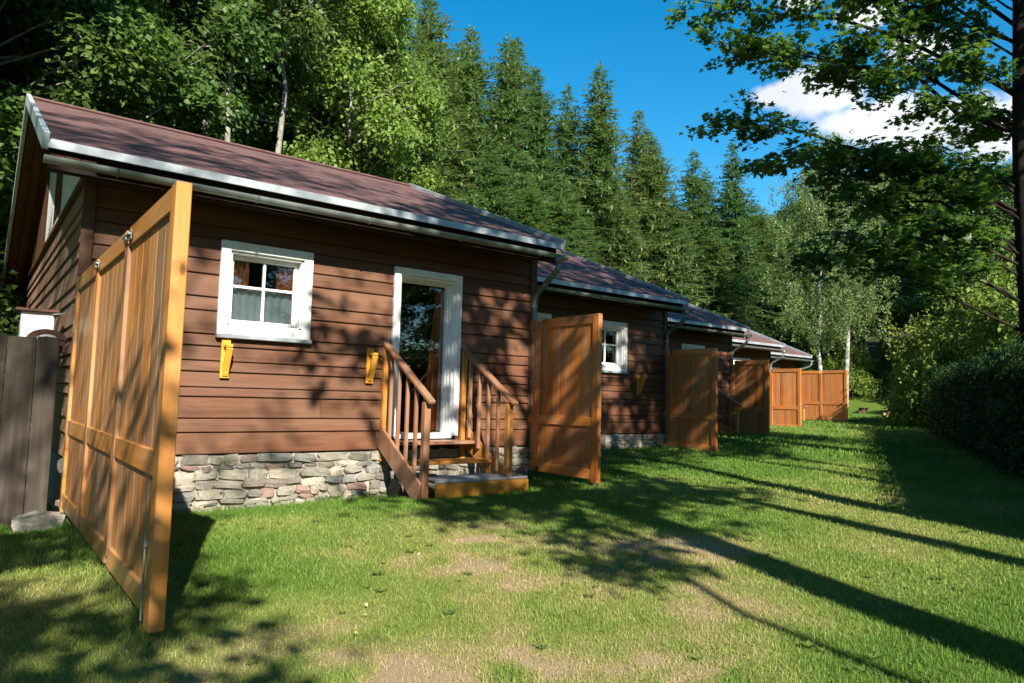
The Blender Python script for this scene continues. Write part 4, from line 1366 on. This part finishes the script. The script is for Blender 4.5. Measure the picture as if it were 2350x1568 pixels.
mt = [(9.71, .28, 8.6), (9.99, -.09, 7.75), (10.2, -.4, 7.7), (10.12, -.27, 6.26), (10.53, -.86, 5.45), (10.9, -1.5, 5.7), (11.04, -1.74, 4.1), (10.91, -1.5, 3.8), (11.32, -2.29, 3.9),
      (10.0, -.9, 9.2), (10.6, -1.4, 8.6), (10.9, -1.6, 8.5), (11.2, -2.2, 7.3), (11.3, -2.4, 6.6), (11.2, -2.0, 9.4), (11.6, -2.8, 8.6), (11.7, -2.9, 7.6), (11.5, -2.6, 5.6), (11.6, -2.9, 4.9), (11.4, -2.5, 4.2), (11.7, -3.0, 4.3),
      (12.0, -3.0, 5.2), (12.2, -3.2, 6.8), (12.1, -3.1, 8.2), (12.3, -3.0, 9.4), (11.0, -1.9, 4.7), (11.9, -2.6, 4.4), (12.6, -2.2, 4.6), (11.0, -1.6, 5.5)]
maple((13.02, -4.02, gz(13, -4.02)), 12.5, mt, 'large dark maple with lobed leaves overhanging from the right edge', 31)

# trees standing behind and beside the photographer; they throw the shadows on the lawn and walls
SHD = [proto(deciduous(201, 13.0, 2.4, .46, 30, 220, .20, .27, 1.0, lean=.2), 'bark', 'leafA'),
       proto(deciduous(202, 14.0, 2.7, .60, 30, 150, .20, .25, 1.0, lean=.2), 'bark', 'leafB'),
       proto(deciduous(203, 12.0, 1.6, .66, 16, 130, .20, .22, .85, lean=.15), 'bark', 'leafB')]
for k, (x, y, s, pr, lb) in enumerate([(2.45, -10.4, 1.0, SHD[0], 'tree behind the photographer, its trunk shadow crossing the lawn'), (5.4, -9.9, 1.0, SHD[1], 'tree right of the photographer, shading the second cabin'),
                                       (8.4, -9.6, .9, SHD[2], 'tree outside the hedge, shading the third cabin'), (11.8, -8.8, 1.0, SHD[1], 'tree outside the hedge beyond the maple'), (4.0, -11.2, .95, SHD[2], 'second tree behind the photographer, its trunk shadow beside the first'),
                                       (7.1, -10.9, 1.0, SHD[2], 'slim tree outside the hedge between two others'), (12.8, -10.8, .95, SHD[2], 'slim tree outside the hedge beyond the third cabin shadow'),
                                       (-5.2, 1.5, .95, DC[0], 'tree left of the board fence, outside the picture'),
                                       (-4.4, 6.2, 1.0, DC[2], 'tree behind the board fence, outside the picture'), (-5.0, 3.9, 1.25, DC[1], 'tallest tree left of the board fence, outside the picture')]):
    plant(pr, 'broadleaf_tree', (x, y, gz(x, y) - .1), (s, s, s), 1.7 * k + .3, lb, 'tree', 'trees around the photographer')
for k in range(15):
    x, y = -34 + 5.2 * k + rt.uniform(-1, 1), -27 + 4 * math.sin(k * 2.3)
    plant(DC[k % 4], 'broadleaf_tree', (x, y, gz(x, y) - .1), (1.15, 1.15, rt.uniform(.66, .76)), rt.uniform(0, 6.28), 'tree of the wood behind the photographer', 'tree', 'wood behind the photographer')
YT = proto(deciduous(205, 6.6, 1.7, .42, 26, 150, .14, .08, .7, lean=.15), 'bark', 'leafB')
YT2 = proto(deciduous(206, 8.0, 1.0, .66, 12, 150, .14, .07, .6, lean=.1), 'bark', 'leafB')
plant(YT, 'young_tree', (-2.7, -9.7, gz(-2.7, -9.7) - .1), 1.0, .8, 'young tree just behind the photographer, shading the left foreground', 'tree', 'young trees behind the photographer')
plant(YT2, 'young_tree', (1.15, -11.3, gz(1.15, -11.3) - .1), 1.0, 2.0, 'slender young tree behind the photographer, shading the grass before the steps', 'tree', 'young trees behind the photographer')
# an old maple left behind the photographer: its boughs dapple the near cabin
bt = []
for qx, qy, qz, t_ in ((1.3, 0, 2.4, 13), (2.85, 0, .9, 13), (1.6, 1.0, 4.0, 13), (3.4, 1.4, 4.2, 13), (4.6, 1.6, 4.3, 13), (.8, 2.6, 4.7, 14), (2.4, 2.8, 4.8, 14), (5.2, .9, 3.9, 13), (4.0, 2.8, 4.8, 14), (1.4, .2, 3.6, 12), (2.2, 2.0, 4.5, 13), (3.0, 2.4, 4.6, 13), (5.4, 2.0, 4.5, 13), (1.2, 3.2, 4.9, 14), (5.8, 3, 4.9, 14),
                       (1.45, -2.55, .1, 10), (1.3, -3.7, .1, 9), (.3, -3.85, .1, 9), (.5, -3.3, .1, 10), (.3, -2.7, .1, 10), (.5, -4.15, .1, 9), (.3, -3.5, .1, 9.5), (.7, -4.35, .1, 9), (.1, -4.3, .1, 9), (-.6, -2, .1, 11), (-.4, 0, 2, 12)):
    bt.append((qx - .343 * t_, qy - t_, qz + .698 * t_))
maple((-5.6, -14.6, gz(-5.6, -14.6)), 15.5, bt, 'old maple left behind the photographer, dappling the near cabin', 57, 0, 115, .085, 8, (2.2, 4.4))

# ------------------------------------------------------------------ grass
def grass():
    r = np.random.RandomState(9)
    V, F, DR = [], [], []
    nb = 0
    cx, cy = CAM.x, CAM.y
    for (ra, rb, dens, h, wd_) in ((1.2, 4.5, 9500, .024, .0036), (4.5, 8, 4600, .028, .0054), (8, 14, 1300, .036, .010), (14, 26, 330, .058, .018), (26, 48, 90, .07, .034)):
        a0, a1 = YAW - .86, YAW + .86
        area = .5 * (rb * rb - ra * ra) * (a1 - a0)
        n = int(area * dens)
        R = np.sqrt(r.uniform(ra * ra, rb * rb, n)); an = r.uniform(a0, a1, n)
        x = cx + R * np.sin(an); y = cy + R * np.cos(an)
        ok = np.ones(n, bool)
        for i in range(5):
            ok &= ~((x > PX + STEP * i - .02) & (x < PX + STEP * (i + 1) + .1) & (y > PY * i - .06))
        ok &= ~((x < .78) & (y > .1)) & ~((x > 3.95) & (x < 5.4) & (y > -1.1) & (y < 0))
        s, w = sw(x, y)
        ok &= (w > -7)
        x, y = x[ok], y[ok]
        d = dryness(x, y)
        keep = r.rand(len(x)) > np.clip((d - .75) * 1.5, 0, .96)
        x, y, d = x[keep], y[keep], d[keep]
        n = len(x)
        z = ground_z(x, y) - .004
        tall = 1 + .9 * np.clip(fbm(x * 1.3 + 9, y * 1.3, 3) - .5, 0, 1) + 2.2 * np.exp(-((y + .10) / .14) ** 2) * (x < 6.2) * fbm(x * 2.2, y * 0 + 4.4, 3) * 1.3 + 1.6 * np.exp(-((x - .74) / .10) ** 2) * (y > -4.2)
        hh = h * r.uniform(.5, 1.45, n) * tall * (1 - .35 * np.clip(d, 0, 1))
        an = r.uniform(0, 6.283, n); ln = np.abs(r.normal(0, .55, n))
        tip = np.column_stack([np.cos(an) * hh * ln, np.sin(an) * hh * ln, hh])
        pa = r.uniform(0, 6.283, n)
        side = np.column_stack([np.cos(pa), np.sin(pa), np.zeros(n)]) * wd_ * .5 * r.uniform(.7, 1.3, n)[:, None]
        b = np.column_stack([x, y, z])
        mid = b + tip * np.array([.35, .35, .62])
        v = np.stack([b - side, b + side, mid + side * .75, mid - side * .75, b + tip], 1).reshape(-1, 3)
        k = np.arange(n)[:, None] * 5 + nb
        F.append(np.concatenate([k + [0, 1, 2], k + [0, 2, 3], k + [3, 2, 4]], 1).reshape(-1, 3)); V.append(v)
        DR.append(np.repeat(np.clip(d + r.normal(0, .16, n), 0, 1.3), 5)); nb += n * 5
    t = NT('grassblade')
    at = t.node("ShaderNodeAttribute", _attribute_name="dry")
    col = t.ramp(at.outputs["Fac"], [(.1, (.100, .200, .028)), (.45, (.200, .275, .056)), (.78, (.31, .305, .098)), (1.0, (.42, .34, .18))])
    g = t.node("ShaderNodeNewGeometry")
    gr = t.ramp(g.outputs["Random Per Island"], [(0, (.75, .75, .75)), (1, (1.2, 1.2, 1.15))])
    col = t.mix(1.0, col, gr, 'MULTIPLY')
    p = t.principled(col, .6, .25)
    tr = t.node("ShaderNodeBsdfTranslucent"); t.l.new(col, tr.inputs["Color"])
    mx = t.node("ShaderNodeMixShader"); mx.inputs[0].default_value = .38
    t.l.new(p.outputs[0], mx.inputs[1]); t.l.new(tr.outputs[0], mx.inputs[2]); t.l.new(mx.outputs[0], t.out.inputs[0])
    o = put('grass', mesh_np('grass', np.concatenate(V), np.concatenate(F), t.m, False, {'dry': np.concatenate(DR)}))
    tag(o, 'short mown grass with dry straw-coloured patches in front of the cabins', 'grass', kind='stuff')
    print('grass blades', nb // 5)


grass()


# ------------------------------------------------------------------ small growth in the lawn: broad-leaved weeds, clover, a few fallen leaves
def weeds():
    r = np.random.RandomState(17)
    P, N, A, L, W = [], [], [], [], []
    for k in range(420):
        R = math.sqrt(r.uniform(2.2 ** 2, 11 ** 2)); an = r.uniform(YAW - .75, YAW + .75)
        x, y = CAM.x + R * math.sin(an), CAM.y + R * math.cos(an)
        if y > -.25 or (3.9 < x < 5.5 and y > -1.3): continue
        if dryness(np.array([x]), np.array([y]))[0] > .95: continue
        z = gz(x, y); n = r.randint(5, 11); sz = r.uniform(.025, .065)
        for j in range(n):
            t_ = j * 6.283 / n + r.normal(0, .25)
            P.append((x, y, z + .008)); A.append((math.cos(t_), math.sin(t_), r.uniform(.15, .7))); N.append((-math.cos(t_) * .4, -math.sin(t_) * .4, 1)); L.append(sz * r.uniform(.7, 1.2)); W.append(sz * r.uniform(.25, .4))
    v, f = leaf_cards(np.array(P, float), np.array(N, float), np.array(A, float), np.array(L), np.array(W), .1)
    tag(put('lawn_weeds', mesh_np('lawn_weeds', v, f, M['leafB'])), 'low broad-leaved weeds and clover scattered in the lawn', 'weeds', kind='stuff')
    n = 170
    R = np.sqrt(r.uniform(2.2 ** 2, 12 ** 2, n)); an = r.uniform(YAW - .75, YAW + .75, n)
    x, y = CAM.x + R * np.sin(an), CAM.y + R * np.cos(an)
    ok = (y < -.2); x, y = x[ok], y[ok]; n = len(x)
    p = np.column_stack([x, y, ground_z(x, y) + .022])
    s = r.uniform(.012, .03, n)
    v, f = leaf_cards(p, np.array([0, 0, 1.0]) + r.normal(0, .3, (n, 3)), r.normal(0, 1, (n, 3)) * np.array([1, 1, .2]), s, s * .7, .1)
    tag(put('fallen_leaves', mesh_np('fallen_leaves', v, f, M['fallen'])), 'small pale fallen leaves and petals lying in the grass', 'leaves', kind='stuff')


M['fallen'] = leafmat('fallen', (.30, .22, .06), (.50, .42, .14), (.62, .60, .45), .2, (.5, .45, .15))
weeds()
